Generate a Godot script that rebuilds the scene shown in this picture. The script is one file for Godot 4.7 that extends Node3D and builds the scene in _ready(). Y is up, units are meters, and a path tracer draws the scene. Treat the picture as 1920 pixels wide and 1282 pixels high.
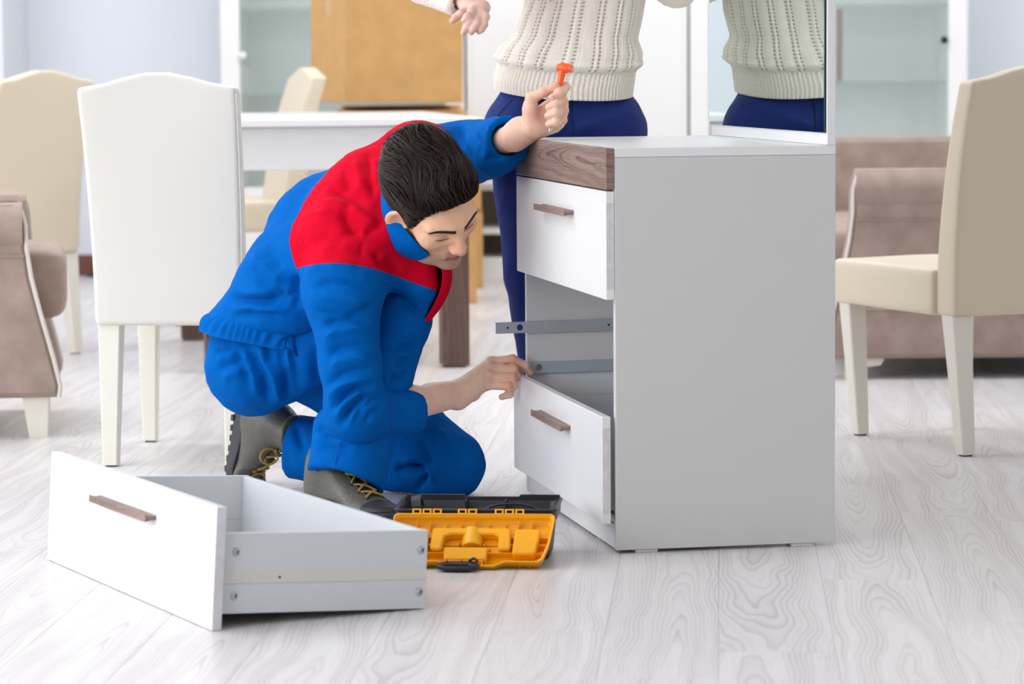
extends Node3D
# ---------------------------------------------------------------- mesh buffer
class MB:
	var v := PackedVector3Array()
	var n := PackedVector3Array()
	var uv := PackedVector2Array()
	var c := PackedColorArray()
	var ix := PackedInt32Array()
	func poly(pts: Array, centre: Vector3, t := Transform3D(), along := 1, off := Vector2.ZERO) -> void:
		# a flat convex polygon turned so that it looks away from centre
		var nn: Vector3 = (pts[1] - pts[0]).cross(pts[2] - pts[0]).normalized()
		var mid := Vector3.ZERO
		for p in pts: mid += p
		mid /= pts.size()
		if nn.dot(mid - centre) < 0.0:
			pts.reverse(); nn = -nn
		var b := v.size()
		var ax := nn.abs().max_axis_index()
		for p in pts:
			v.append(t * p); n.append((t.basis * nn).normalized()); c.append(Color.WHITE)
			var q: Vector3 = p
			var lo: float = q[along] if ax != along else q[(along + 1) % 3]
			var o := 3 - ax - along if ax != along else (along + 2) % 3
			uv.append(Vector2(q[o], lo) + off)
		for i in range(1, pts.size() - 1):
			ix.append_array([b, b + i + 1, b + i])
	func box(size: Vector3, t := Transform3D(), bevel := 0.0012, off := Vector2.ZERO) -> MB:
		var h := size * 0.5
		var b := minf(bevel, minf(h.x, minf(h.y, h.z)) * 0.7)
		var al := size.max_axis_index()
		var z := Vector3.ZERO
		for ax in 3:
			var a1 := (ax + 1) % 3
			var a2 := (ax + 2) % 3
			for s in [-1.0, 1.0]:
				var q := []
				for k in [[-1, -1], [1, -1], [1, 1], [-1, 1]]:
					var p := Vector3.ZERO
					p[ax] = s * h[ax]; p[a1] = k[0] * (h[a1] - b); p[a2] = k[1] * (h[a2] - b)
					q.append(p)
				poly(q, z, t, al, off)
				for s2 in [-1.0, 1.0]:   # edge between ax and a1
					var e := []
					for k in [[0, -1], [0, 1], [1, 1], [1, -1]]:
						var p := Vector3.ZERO
						p[ax] = s * (h[ax] - (b if k[0] == 1 else 0.0)); p[a1] = s2 * (h[a1] - (b if k[0] == 0 else 0.0)); p[a2] = k[1] * (h[a2] - b)
						e.append(p)
					poly(e, z, t, al, off)
		for sx in [-1.0, 1.0]:
			for sy in [-1.0, 1.0]:
				for sz in [-1.0, 1.0]:
					poly([Vector3(sx * h.x, sy * (h.y - b), sz * (h.z - b)), Vector3(sx * (h.x - b), sy * h.y, sz * (h.z - b)), Vector3(sx * (h.x - b), sy * (h.y - b), sz * h.z)], z, t, al, off)
		return self
	func bar(a: Vector3, b: Vector3, bevel := 0.0012, off := Vector2.ZERO) -> MB:   # box from corner a to corner b
		return box((b - a).abs(), Transform3D(Basis(), (a + b) * 0.5), bevel, off)
	func taper(a: Vector3, b: Vector3, sa: Vector2, sb: Vector2, bev := 0.003) -> MB:   # a post from a up to b, sizes in x and z at each end
		var r := []
		for e in 2:
			var p := a if e == 0 else b
			var s := (sa if e == 0 else sb) * 0.5
			r.append([p + Vector3(-s.x + bev, 0, -s.y), p + Vector3(s.x - bev, 0, -s.y), p + Vector3(s.x, 0, -s.y + bev), p + Vector3(s.x, 0, s.y - bev), p + Vector3(s.x - bev, 0, s.y), p + Vector3(-s.x + bev, 0, s.y), p + Vector3(-s.x, 0, s.y - bev), p + Vector3(-s.x, 0, -s.y + bev)])
		var mid := (a + b) * 0.5
		for i in 8:
			var j := (i + 1) % 8
			poly([r[0][i], r[0][j], r[1][j], r[1][i]], mid)
		poly(r[0].duplicate(), mid); poly(r[1].duplicate(), mid)
		return self
	func tube(path: Array, rad, sides := 8, flat := 1.0, up := Vector3.ZERO) -> MB:
		var m := path.size()
		var b := v.size()
		var nrm := up
		for i in m:
			var tan: Vector3 = (path[mini(i + 1, m - 1)] - path[maxi(i - 1, 0)]).normalized()
			if nrm == Vector3.ZERO:
				nrm = tan.cross(Vector3(0.13, 0.97, 0.2)).normalized()
			nrm = (nrm - tan * nrm.dot(tan)).normalized()
			var bi := tan.cross(nrm)
			var r: float = rad[i] if rad is Array else rad
			for k in sides:
				var a := TAU * k / sides
				v.append(path[i] + (nrm * cos(a) + bi * sin(a) * flat) * r)
				n.append((nrm * cos(a) * flat + bi * sin(a)).normalized()); uv.append(Vector2(float(k) / sides, i * 0.1)); c.append(Color.WHITE)
		for i in m - 1:
			for k in sides:
				var k2 := (k + 1) % sides
				var p0 := b + i * sides + k
				var p1 := b + i * sides + k2
				ix.append_array([p0, p0 + sides, p1, p1, p0 + sides, p1 + sides])
		for e in 2:
			var q := []
			for k in sides: q.append(v[b + (0 if e == 0 else (m - 1) * sides) + k])
			poly(q, path[1] if e == 0 else path[m - 2])
		return self
	func lathe(prof: Array, t := Transform3D(), sides := 24) -> MB:   # profile of (radius, height), outside to the right going up
		for i in prof.size() - 1:
			var p: Vector2 = prof[i]
			var q: Vector2 = prof[i + 1]
			var b := v.size()
			var nn := Vector2(q.y - p.y, p.x - q.x).normalized()
			for k in sides + 1:
				var a := TAU * k / sides
				for w in [p, q]:
					v.append(t * Vector3(w.x * cos(a), w.y, w.x * sin(a))); n.append((t.basis * Vector3(nn.x * cos(a), nn.y, nn.x * sin(a))).normalized()); uv.append(Vector2(a, w.y)); c.append(Color.WHITE)
			for k in sides:
				var o := b + k * 2
				ix.append_array([o, o + 2, o + 1, o + 1, o + 2, o + 3])
		return self
	func prism(pg: Array, depth: float, bevel := 0.0, t := Transform3D()) -> MB:   # outline in x, y (anticlockwise) pushed out along z
		var m := pg.size()
		var pts := PackedVector2Array(pg)
		var area := 0.0
		for i in m: area += pts[i].cross(pts[(i + 1) % m])
		if area < 0.0: pts.reverse()
		var en := []
		for i in m:
			var e := pts[(i + 1) % m] - pts[i]
			en.append(Vector2(e.y, -e.x).normalized())
		var vn := []
		for i in m:
			var a: Vector2 = en[(i + m - 1) % m]
			vn.append([a, en[i]] if a.dot(en[i]) < 0.8 else [(a + en[i]).normalized(), (a + en[i]).normalized()])
		var ins := PackedVector2Array()
		for i in m:
			var a: Vector2 = en[(i + m - 1) % m]
			var s: Vector2 = (a + en[i])
			ins.append(pts[i] - s / maxf(0.3, s.length_squared()) * 2.0 * bevel)
		var hz := depth * 0.5
		var rows := [[pts, -hz + bevel], [pts, hz - bevel]]
		_wall(pts, -hz + bevel, pts, hz - bevel, vn, t, 0.0)
		if bevel > 0.0:
			_wall(pts, hz - bevel, ins, hz, vn, t, 1.0)
			_wall(ins, -hz, pts, -hz + bevel, vn, t, -1.0)
		var tr := Geometry2D.triangulate_polygon(ins if bevel > 0.0 else pts)
		for s in [-1.0, 1.0]:
			var b := v.size()
			for q in (ins if bevel > 0.0 else pts):
				v.append(t * Vector3(q.x, q.y, s * hz)); n.append((t.basis * Vector3(0, 0, s)).normalized()); uv.append(q); c.append(Color.WHITE)
			for k in range(0, tr.size(), 3):
				var a := tr[k]; var d := tr[k + 1]; var e := tr[k + 2]
				var ccw: bool = (pts[d] - pts[a]).cross(pts[e] - pts[a]) > 0.0
				if ccw == (s > 0.0): ix.append_array([b + a, b + e, b + d])
				else: ix.append_array([b + a, b + d, b + e])
		return self
	func _wall(p0: PackedVector2Array, z0: float, p1: PackedVector2Array, z1: float, vn: Array, t: Transform3D, tilt: float) -> void:
		var m := p0.size()
		for i in m:
			var j := (i + 1) % m
			var b := v.size()
			var na: Vector2 = vn[i][1]
			var nb: Vector2 = vn[j][0]
			for w in [[p0[i], z0, na], [p0[j], z0, nb], [p1[j], z1, nb], [p1[i], z1, na]]:
				v.append(t * Vector3(w[0].x, w[0].y, w[1])); n.append((t.basis * Vector3(w[2].x, w[2].y, tilt)).normalized()); uv.append(Vector2(w[0].x + w[0].y, w[1])); c.append(Color.WHITE)
			ix.append_array([b, b + 2, b + 1, b, b + 3, b + 2])
	func grid(nu: int, nv: int, f: Callable, closed := false, flip := false) -> MB:
		var b := v.size()
		for j in nv + 1:
			for i in nu + 1:
				v.append(f.call(float(i) / nu, float(j) / nv)); uv.append(Vector2(float(i) / nu, float(j) / nv)); c.append(Color.WHITE); n.append(Vector3.ZERO)
		var s := ix.size()
		for j in nv:
			for i in nu:
				var o := b + j * (nu + 1) + i
				if flip: ix.append_array([o, o + 1, o + nu + 1, o + 1, o + nu + 2, o + nu + 1])
				else: ix.append_array([o, o + nu + 1, o + 1, o + 1, o + nu + 1, o + nu + 2])
		smooth(b, s)
		if closed:
			for j in nv + 1:
				var p := b + j * (nu + 1)
				var nn := (n[p] + n[p + nu]).normalized()
				n[p] = nn; n[p + nu] = nn
		return self
	func smooth(from := 0, ifrom := 0) -> void:
		for i in range(from, v.size()): n[i] = Vector3.ZERO
		for k in range(ifrom, ix.size(), 3):
			var a := ix[k]; var b := ix[k + 1]; var d := ix[k + 2]
			var fn := (v[d] - v[a]).cross(v[b] - v[a])
			n[a] += fn; n[b] += fn; n[d] += fn
		for i in range(from, v.size()): n[i] = n[i].normalized() if n[i].length_squared() > 1e-30 else Vector3.UP
	func cushion(size: Vector3, r: float, t := Transform3D(), f: Variant = null, div := 6) -> MB:
		# a box with generous roundings, welded, its points passed through f
		var h := size * 0.5
		var ls := []
		for a in 3:
			var rr := minf(r, h[a] * 0.98)
			var l := [-h[a], -h[a] + rr * 0.12, -h[a] + rr * 0.4, -h[a] + rr]
			for k in range(1, div): l.append(lerpf(-h[a] + rr, h[a] - rr, float(k) / div))
			l.append_array([h[a] - rr, h[a] - rr * 0.4, h[a] - rr * 0.12, h[a]])
			ls.append(l)
		var b := v.size()
		var s := ix.size()
		var weld := {}
		for ax in 3:
			var a1 := (ax + 1) % 3
			var a2 := (ax + 2) % 3
			for sg in [-1.0, 1.0]:
				var id := []
				for x in ls[a1]:
					var row := []
					for y in ls[a2]:
						var p := Vector3.ZERO
						p[ax] = sg * h[ax]; p[a1] = x; p[a2] = y
						var inn := p
						for q in 3: inn[q] = clampf(p[q], -maxf(h[q] - r, h[q] * 0.02), maxf(h[q] - r, h[q] * 0.02))
						var dr := p - inn
						var rv := Vector3(minf(r, h.x * 0.98), minf(r, h.y * 0.98), minf(r, h.z * 0.98))
						var u := (dr / rv)
						if u.length() > 1e-6: u = u.normalized() if u.length() > 1.0 else u
						p = inn + u * rv
						var key := (p * 20000.0).round()
						if not weld.has(key):
							weld[key] = v.size()
							v.append(t * (f.call(p) if f is Callable else p)); n.append(Vector3.ZERO); uv.append(Vector2(p.x + p.z, p.y)); c.append(Color.WHITE)
						row.append(weld[key])
					id.append(row)
				for i in id.size() - 1:
					for j in id[0].size() - 1:
						var q := [id[i][j], id[i + 1][j], id[i + 1][j + 1], id[i][j + 1]]
						if sg > 0.0: ix.append_array([q[0], q[2], q[1], q[0], q[3], q[2]])
						else: ix.append_array([q[0], q[1], q[2], q[0], q[2], q[3]])
		smooth(b, s)
		return self
	func add(o: MB, t := Transform3D()) -> MB:
		var b := v.size()
		for i in o.v.size():
			v.append(t * o.v[i]); n.append((t.basis * o.n[i]).normalized())
		uv.append_array(o.uv); c.append_array(o.c)
		for i in o.ix: ix.append(b + i)
		return self
	func mesh() -> ArrayMesh:
		if ix.size() < 90000:   # faces turned to agree with their normals
			for k in range(0, ix.size(), 3):
				var p := ix[k]; var q := ix[k + 1]; var r := ix[k + 2]
				if (v[r] - v[p]).cross(v[q] - v[p]).dot(n[p] + n[q] + n[r]) < 0.0:
					ix[k + 1] = r; ix[k + 2] = q
		var a := []
		a.resize(Mesh.ARRAY_MAX)
		a[Mesh.ARRAY_VERTEX] = v; a[Mesh.ARRAY_NORMAL] = n; a[Mesh.ARRAY_TEX_UV] = uv; a[Mesh.ARRAY_COLOR] = c; a[Mesh.ARRAY_INDEX] = ix
		var m := ArrayMesh.new()
		m.add_surface_from_arrays(Mesh.PRIMITIVE_TRIANGLES, a)
		return m
	func split(g: PackedFloat32Array) -> Array:   # [where g > 0, where g < 0], cut cleanly along g = 0
		var out := [MB.new(), MB.new()]
		for side in 2:
			var o: MB = out[side]
			var sg := 1.0 if side == 0 else -1.0
			var map := {}
			for k in range(0, ix.size(), 3):
				var q := [ix[k], ix[k + 1], ix[k + 2]]
				var ins := []
				for e in 3:
					var a: int = q[e]; var b: int = q[(e + 1) % 3]
					if g[a] * sg >= 0.0: ins.append(_pick(o, map, a, a, 0.0))
					if (g[a] * sg >= 0.0) != (g[b] * sg >= 0.0): ins.append(_pick(o, map, mini(a, b), maxi(a, b), g[mini(a, b)] / (g[mini(a, b)] - g[maxi(a, b)])))
				for e in range(1, ins.size() - 1): o.ix.append_array([ins[0], ins[e], ins[e + 1]])
		return out
	func _pick(o: MB, map: Dictionary, a: int, b: int, w: float) -> int:
		var key := Vector2i(a, b)
		if not map.has(key):
			map[key] = o.v.size()
			o.v.append(v[a].lerp(v[b], w)); o.n.append(n[a].lerp(n[b], w).normalized()); o.uv.append(uv[a].lerp(uv[b], w)); o.c.append(c[a].lerp(c[b], w))
		return map[key]
# ---------------------------------------------------------------- smooth blended bodies, meshed as surface nets
class Field:
	var kind := PackedInt32Array()
	var pa := PackedVector3Array()
	var pd := PackedVector3Array()
	var il := PackedFloat32Array()
	var ra := PackedFloat32Array()
	var dr := PackedFloat32Array()
	var kk := PackedFloat32Array()
	var op := PackedInt32Array()
	var inv: Array[Transform3D] = []
	func _put(kd: int, a: Vector3, d: Vector3, r0: float, d_r: float, k: float, o: int, t: Transform3D) -> void:
		kind.append(kd); pa.append(a); pd.append(d); il.append(1.0 / maxf(d.length_squared(), 1e-12)); ra.append(r0); dr.append(d_r); kk.append(maxf(k, 1e-5)); op.append(o); inv.append(t)
	func cap(a: Vector3, b: Vector3, r0: float, r1: float, k := 0.03, o := 0) -> void:
		_put(0, a, b - a, r0, r1 - r0, k, o, Transform3D())
	func ball(a: Vector3, r: float, k := 0.03, o := 0) -> void:
		_put(0, a, Vector3(0, 1e-5, 0), r, 0.0, k, o, Transform3D())
	func ell(t: Transform3D, radii: Vector3, k := 0.03, o := 0) -> void:
		_put(1, t.origin, radii, minf(radii.x, minf(radii.y, radii.z)), 0.0, k, o, t.affine_inverse())
	func cyl(a: Vector3, b: Vector3, r: float, k := 0.004, o := 1) -> void:
		_put(2, a, b - a, r, (b - a).length(), k, o, Transform3D())
	func one(i: int, p: Vector3) -> float:
		match kind[i]:
			0:
				var q := p - pa[i]
				var h := clampf(q.dot(pd[i]) * il[i], 0.0, 1.0)
				return (q - pd[i] * h).length() - ra[i] - dr[i] * h
			1:
				var q := inv[i] * p
				var r := pd[i]
				var k0 := (q / r).length()
				var k1 := (q / (r * r)).length()
				return (k0 - 1.0) * ra[i] if k1 < 1e-6 else k0 * (k0 - 1.0) / k1
			_:
				var q := p - pa[i]
				var t := q.dot(pd[i]) * il[i]
				var rad := (q - pd[i] * t).length() - ra[i]
				var ax := (absf(t - 0.5) - 0.5) * dr[i]
				return minf(maxf(rad, ax), 0.0) + Vector2(maxf(rad, 0.0), maxf(ax, 0.0)).length()
	func at(p: Vector3, list: PackedInt32Array) -> float:
		var d := 9.0
		for i in list:
			var e := one(i, p)
			var k := kk[i]
			if op[i] == 1:
				e = -e
				var h := maxf(k - absf(d - e), 0.0) / k
				d = maxf(d, e) + h * h * k * 0.25
			else:
				var h := maxf(k - absf(d - e), 0.0) / k
				d = minf(d, e) - h * h * k * 0.25
		return d
	func all() -> PackedInt32Array:
		return PackedInt32Array(range(kind.size()))
	func build(cell: float, into: MB = null) -> MB:
		var lo := Vector3.ONE * 1e9
		var hi := -lo
		for i in kind.size():
			if op[i] == 1: continue
			var e := Vector3.ONE * (maxf(pd[i].x, maxf(pd[i].y, pd[i].z)) if kind[i] == 1 else maxf(ra[i], ra[i] + dr[i]))
			lo = lo.min(pa[i] - e); hi = hi.max(pa[i] + e)
			if kind[i] != 1:
				lo = lo.min(pa[i] + pd[i] - e); hi = hi.max(pa[i] + pd[i] + e)
		lo -= Vector3.ONE * cell * 3.0
		hi += Vector3.ONE * cell * 3.0
		const B := 6
		var nb := Vector3i(((hi - lo) / (cell * B)).ceil())
		var gx := nb.x * B + 1; var gy := nb.y * B + 1; var gz := nb.z * B + 1
		var f := PackedFloat32Array(); f.resize(gx * gy * gz); f.fill(1e9)
		var vid := PackedInt32Array(); vid.resize(gx * gy * gz); vid.fill(-1)
		var reach := cell * B * 0.866
		var live := []
		for bz in nb.z:
			for by in nb.y:
				for bx in nb.x:
					var ctr := lo + (Vector3(bx, by, bz) + Vector3.ONE * 0.5) * cell * B
					var list := PackedInt32Array()
					var near := false
					for i in kind.size():
						var e := one(i, ctr)
						if e < reach * 1.3 + kk[i]:
							list.append(i)
							if op[i] == 0: near = true
					if not near or absf(at(ctr, list)) > reach * 1.35: continue
					live.append(Vector3i(bx, by, bz))
					for z in range(bz * B, bz * B + B + 1):
						for y in range(by * B, by * B + B + 1):
							var o := (z * gy + y) * gx + bx * B
							for x in B + 1:
								if f[o + x] > 1e8: f[o + x] = at(lo + Vector3(bx * B + x, y, z) * cell, list)
		var m := into if into else MB.new()
		var corner := PackedInt32Array([0, 1, gx, gx + 1, gx * gy, gx * gy + 1, gx * gy + gx, gx * gy + gx + 1])
		var base := m.v.size()
		var istart := m.ix.size()
		var cells := PackedInt32Array()
		for bl in live:
			for z in range(bl.z * B, bl.z * B + B):
				for y in range(bl.y * B, bl.y * B + B):
					for x in range(bl.x * B, bl.x * B + B):
						var o := (z * gy + y) * gx + x
						var mask := 0
						for q in 8:
							if f[o + corner[q]] < 0.0: mask |= 1 << q
						if mask == 0 or mask == 255: continue
						var sum := Vector3.ZERO
						var cnt := 0.0
						for q in 8:
							for ax in [1, 2, 4]:
								if q & ax: continue
								var fa := f[o + corner[q]]; var fb := f[o + corner[q | ax]]
								if (fa < 0.0) == (fb < 0.0): continue
								var w := fa / (fa - fb)
								sum += Vector3((q & 1) + (w if ax == 1 else 0.0), ((q >> 1) & 1) + (w if ax == 2 else 0.0), (q >> 2) + (w if ax == 4 else 0.0))
								cnt += 1.0
						vid[o] = m.v.size()
						cells.append(o)
						m.v.append(lo + (Vector3(x, y, z) + sum / cnt) * cell); m.n.append(Vector3.UP); m.uv.append(Vector2.ZERO); m.c.append(Color.WHITE)
		var st := PackedInt32Array([1, gx, gx * gy])
		for o in cells:
			for ax in 3:
				var s0 := st[ax]; var s1 := st[(ax + 1) % 3]; var s2 := st[(ax + 2) % 3]
				var fa := f[o] < 0.0
				if fa == (f[o + s0] < 0.0) or o - s1 - s2 < 0: continue
				var a := vid[o - s1 - s2]; var b := vid[o - s2]; var d := vid[o]; var e := vid[o - s1]
				if a < 0 or b < 0 or d < 0 or e < 0: continue
				if fa: m.ix.append_array([a, d, b, a, e, d])
				else: m.ix.append_array([a, b, d, a, d, e])
		m.smooth(base, istart)
		return m
# ---------------------------------------------------------------- naming
var names := {}
func fresh(called: String) -> String:
	names[called] = names.get(called, -1) + 1
	return called if names[called] == 0 else "%s_%03d" % [called, names[called]]
func metas(o: Node3D, label: String, category: String, group := "") -> void:
	o.set_meta("label", label)
	o.set_meta("category", category)
	if group: o.set_meta("group", group)
func thing(called: String, label: String, category: String, at := Vector3.ZERO, turn := 0.0, group := "") -> Node3D:
	var o := Node3D.new()
	o.name = fresh(called)
	add_child(o)
	o.position = at; o.rotation.y = turn
	metas(o, label, category, group)
	return o
func part(called: String, m, mat: Material, parent: Node3D, t := Transform3D()) -> MeshInstance3D:
	var o := MeshInstance3D.new()
	o.name = called if parent != self else fresh(called)
	o.mesh = m.mesh() if m is MB else m
	o.material_override = mat
	o.transform = t
	parent.add_child(o, true)
	return o
func structure(called: String, m, mat: Material) -> MeshInstance3D:
	var o := part(called, m, mat, self)
	o.set_meta("kind", "structure")
	return o
func copy(o: Node3D, at: Vector3, turn: float, label: String) -> Node3D:
	var r: Node3D = o.duplicate()
	r.name = fresh(String(o.name).rstrip("_0123456789"))
	add_child(r)
	r.position = at; r.rotation.y = turn
	r.set_meta("label", label)
	return r
func T(at: Vector3, rot := Vector3.ZERO) -> Transform3D:
	return Transform3D(Basis.from_euler(rot), at)
func X(a: Vector3, y: Vector3, z: Vector3, o: Vector3) -> Transform3D:
	return Transform3D(Basis(a, y, z), o)
# ---------------------------------------------------------------- materials
var M := {}
func mat(key: String, col: Color, rough := 0.6, spec := 0.5, metal := 0.0) -> StandardMaterial3D:
	var m := StandardMaterial3D.new()
	m.resource_name = key
	m.albedo_color = col; m.roughness = rough; m.metallic_specular = spec; m.metallic = metal
	M[key] = m
	return m
func noise(freq: float, sd: int, oct := 3, type := FastNoiseLite.TYPE_SIMPLEX_SMOOTH) -> FastNoiseLite:
	var f := FastNoiseLite.new()
	f.noise_type = type; f.frequency = freq; f.seed = sd; f.fractal_octaves = oct
	f.fractal_type = FastNoiseLite.FRACTAL_FBM if oct > 1 else FastNoiseLite.FRACTAL_NONE
	return f
func wood(w: int, h: int, wide: float, long: float, light: Color, dark: Color, rings: float, sd: int, streak := 0.35) -> ImageTexture:
	# a board sawn from a tilted trunk: growth rings bent by noise, plus fine pores along the grain
	var warp := noise(1.0, sd, 2)
	var fine := noise(1.0, sd + 7, 2)
	var im := Image.create(w, h, false, Image.FORMAT_RGB8)
	var rg := RandomNumberGenerator.new()
	rg.seed = sd
	var cx := wide * rg.randf_range(0.25, 0.75)
	var tilt := rg.randf_range(0.035, 0.06) * (1.0 if sd % 2 == 0 else -1.0)
	var y0 := rg.randf_range(0.015, 0.045) * (1.0 if sd % 3 else -1.0) - tilt * long * (0.5 if sd % 2 else 0.2)
	for j in h:
		var l := long * j / h
		for i in w:
			var x := wide * i / w
			var a := warp.get_noise_2d(x * 5.0, l * 1.3)
			var dx := x - cx + a * 0.024
			var dy := y0 + tilt * l + warp.get_noise_2d(x * 11.0 + 40.0, l * 3.0) * 0.007
			var r := sqrt(dx * dx + dy * dy) * rings
			var g := r - floorf(r)
			var band := pow(g, 4.0) * (1.0 - smoothstep(0.94, 1.0, g))
			var amt := clampf(0.5 + 1.0 * warp.get_noise_2d(r * 0.23 + 9.0, 3.0 + l * 0.4), 0.04, 1.0)
			var s := fine.get_noise_2d(x * 520.0, l * 5.0)
			var val := clampf(band * amt * 1.35 + 0.22 * amt + streak * maxf(0.0, s), 0.0, 1.0)
			im.set_pixel(i, j, light.lerp(dark, val))
	im.generate_mipmaps()
	return ImageTexture.create_from_image(im)
func textured(key: String, tex: Texture2D, rough: float, scale: Vector3, tri := false) -> StandardMaterial3D:
	var m := mat(key, Color.WHITE, rough)
	m.albedo_texture = tex
	m.uv1_scale = scale
	m.uv1_triplanar = tri
	return m
func noise_tex(freq: float, sd: int, a: Color, b: Color, size := 256, oct := 4, normal := false, bump := 4.0) -> NoiseTexture2D:
	var t := NoiseTexture2D.new()
	t.width = size; t.height = size; t.seamless = true
	t.noise = noise(freq, sd, oct)
	if normal:
		t.as_normal_map = true; t.bump_strength = bump
	else:
		var g := Gradient.new()
		g.set_color(0, a); g.set_color(1, b)
		t.color_ramp = g
	return t
# ---------------------------------------------------------------- scene
const UNSEEN_PANELS := [Vector2(-2.4, -9.1), Vector2(0, -9.1), Vector2(2.4, -9.1), Vector2(-2.4, -12.2), Vector2(0, -12.2), Vector2(2.4, -12.2), Vector2(-3.4, -6.0), Vector2(-1.9, -6.0), Vector2(-3.4, -7.4), Vector2(-1.9, -7.4)]

func _ready() -> void:
	# camera: a long lens, a little above table height, looking slightly down and a hair off level
	var cam := Camera3D.new()
	cam.name = "camera"
	add_child(cam)
	var pitch := 0.0916
	var roll := -0.0073
	var up0 := Vector3(0, cos(pitch), -sin(pitch))
	cam.transform = Transform3D(Basis(Vector3.RIGHT * cos(roll) + up0 * sin(roll), up0 * cos(roll) - Vector3.RIGHT * sin(roll), Vector3(0, sin(pitch), cos(pitch))), Vector3(0, 0.9736, 0))
	cam.fov = rad_to_deg(2.0 * atan(641.0 / 5763.9))
	var at := CameraAttributesPhysical.new()
	at.frustum_focal_length = 12.0 * 5763.9 / 641.0
	at.frustum_focus_distance = 6.55
	at.frustum_near = 0.1
	at.frustum_far = 60.0
	at.exposure_aperture = 5.0
	cam.attributes = at
	cam.current = true
	var env := Environment.new()
	env.background_mode = Environment.BG_SKY
	var sky := Sky.new()
	var sm := ProceduralSkyMaterial.new()
	sm.sky_top_color = Color(0.62, 0.74, 0.92)
	sm.sky_horizon_color = Color(0.88, 0.92, 0.97)
	sm.ground_bottom_color = Color(0.5, 0.5, 0.5)
	sm.ground_horizon_color = Color(0.8, 0.82, 0.84)
	sm.sky_energy_multiplier = 0.4
	sm.ground_energy_multiplier = 0.2
	sky.sky_material = sm
	env.sky = sky
	env.tonemap_mode = Environment.TONE_MAPPER_LINEAR
	env.tonemap_exposure = 0.97
	env.sdfgi_enabled = true
	env.ssao_enabled = true
	env.ssil_enabled = true
	var we := WorldEnvironment.new()
	we.name = "world_environment"
	we.environment = env
	add_child(we)
	# out-of-view windows on the left, placed and tuned to light left-facing sides
	for k in 4: unseen_light("unseen_daylight_left", Vector3(-4.26, 1.55, 0.0 - 2.45 * k), -PI / 2, Vector2(2.2, 2.1), 11.0 if k < 2 else 4.7)
	# out-of-view ceiling panels, placed to light upward faces and the back of the room
	for q in UNSEEN_PANELS: unseen_light("unseen_ceiling_panel", Vector3(q.x, 2.965, q.y), 0.0, Vector2(1.15, 0.55), 2.9 if q.y < -9.0 else 1.0, true)
	materials()
	room()
	background()
	seating()
	dresser()
	loose_drawer()
	toolbox()
	workman()
	woman()
	hand_tool()

func unseen_light(called: String, pos: Vector3, turn: float, size: Vector2, energy: float, down := false) -> void:
	var l := AreaLight3D.new()
	l.name = fresh(called)
	l.area_size = size
	l.light_energy = energy
	l.light_color = Color(0.972, 0.985, 1.0)
	l.area_range = 30.0
	l.area_attenuation = 2.0
	l.shadow_enabled = true
	add_child(l)
	l.position = pos
	l.rotation = Vector3(-PI / 2 if down else 0.0, turn, 0)

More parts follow.
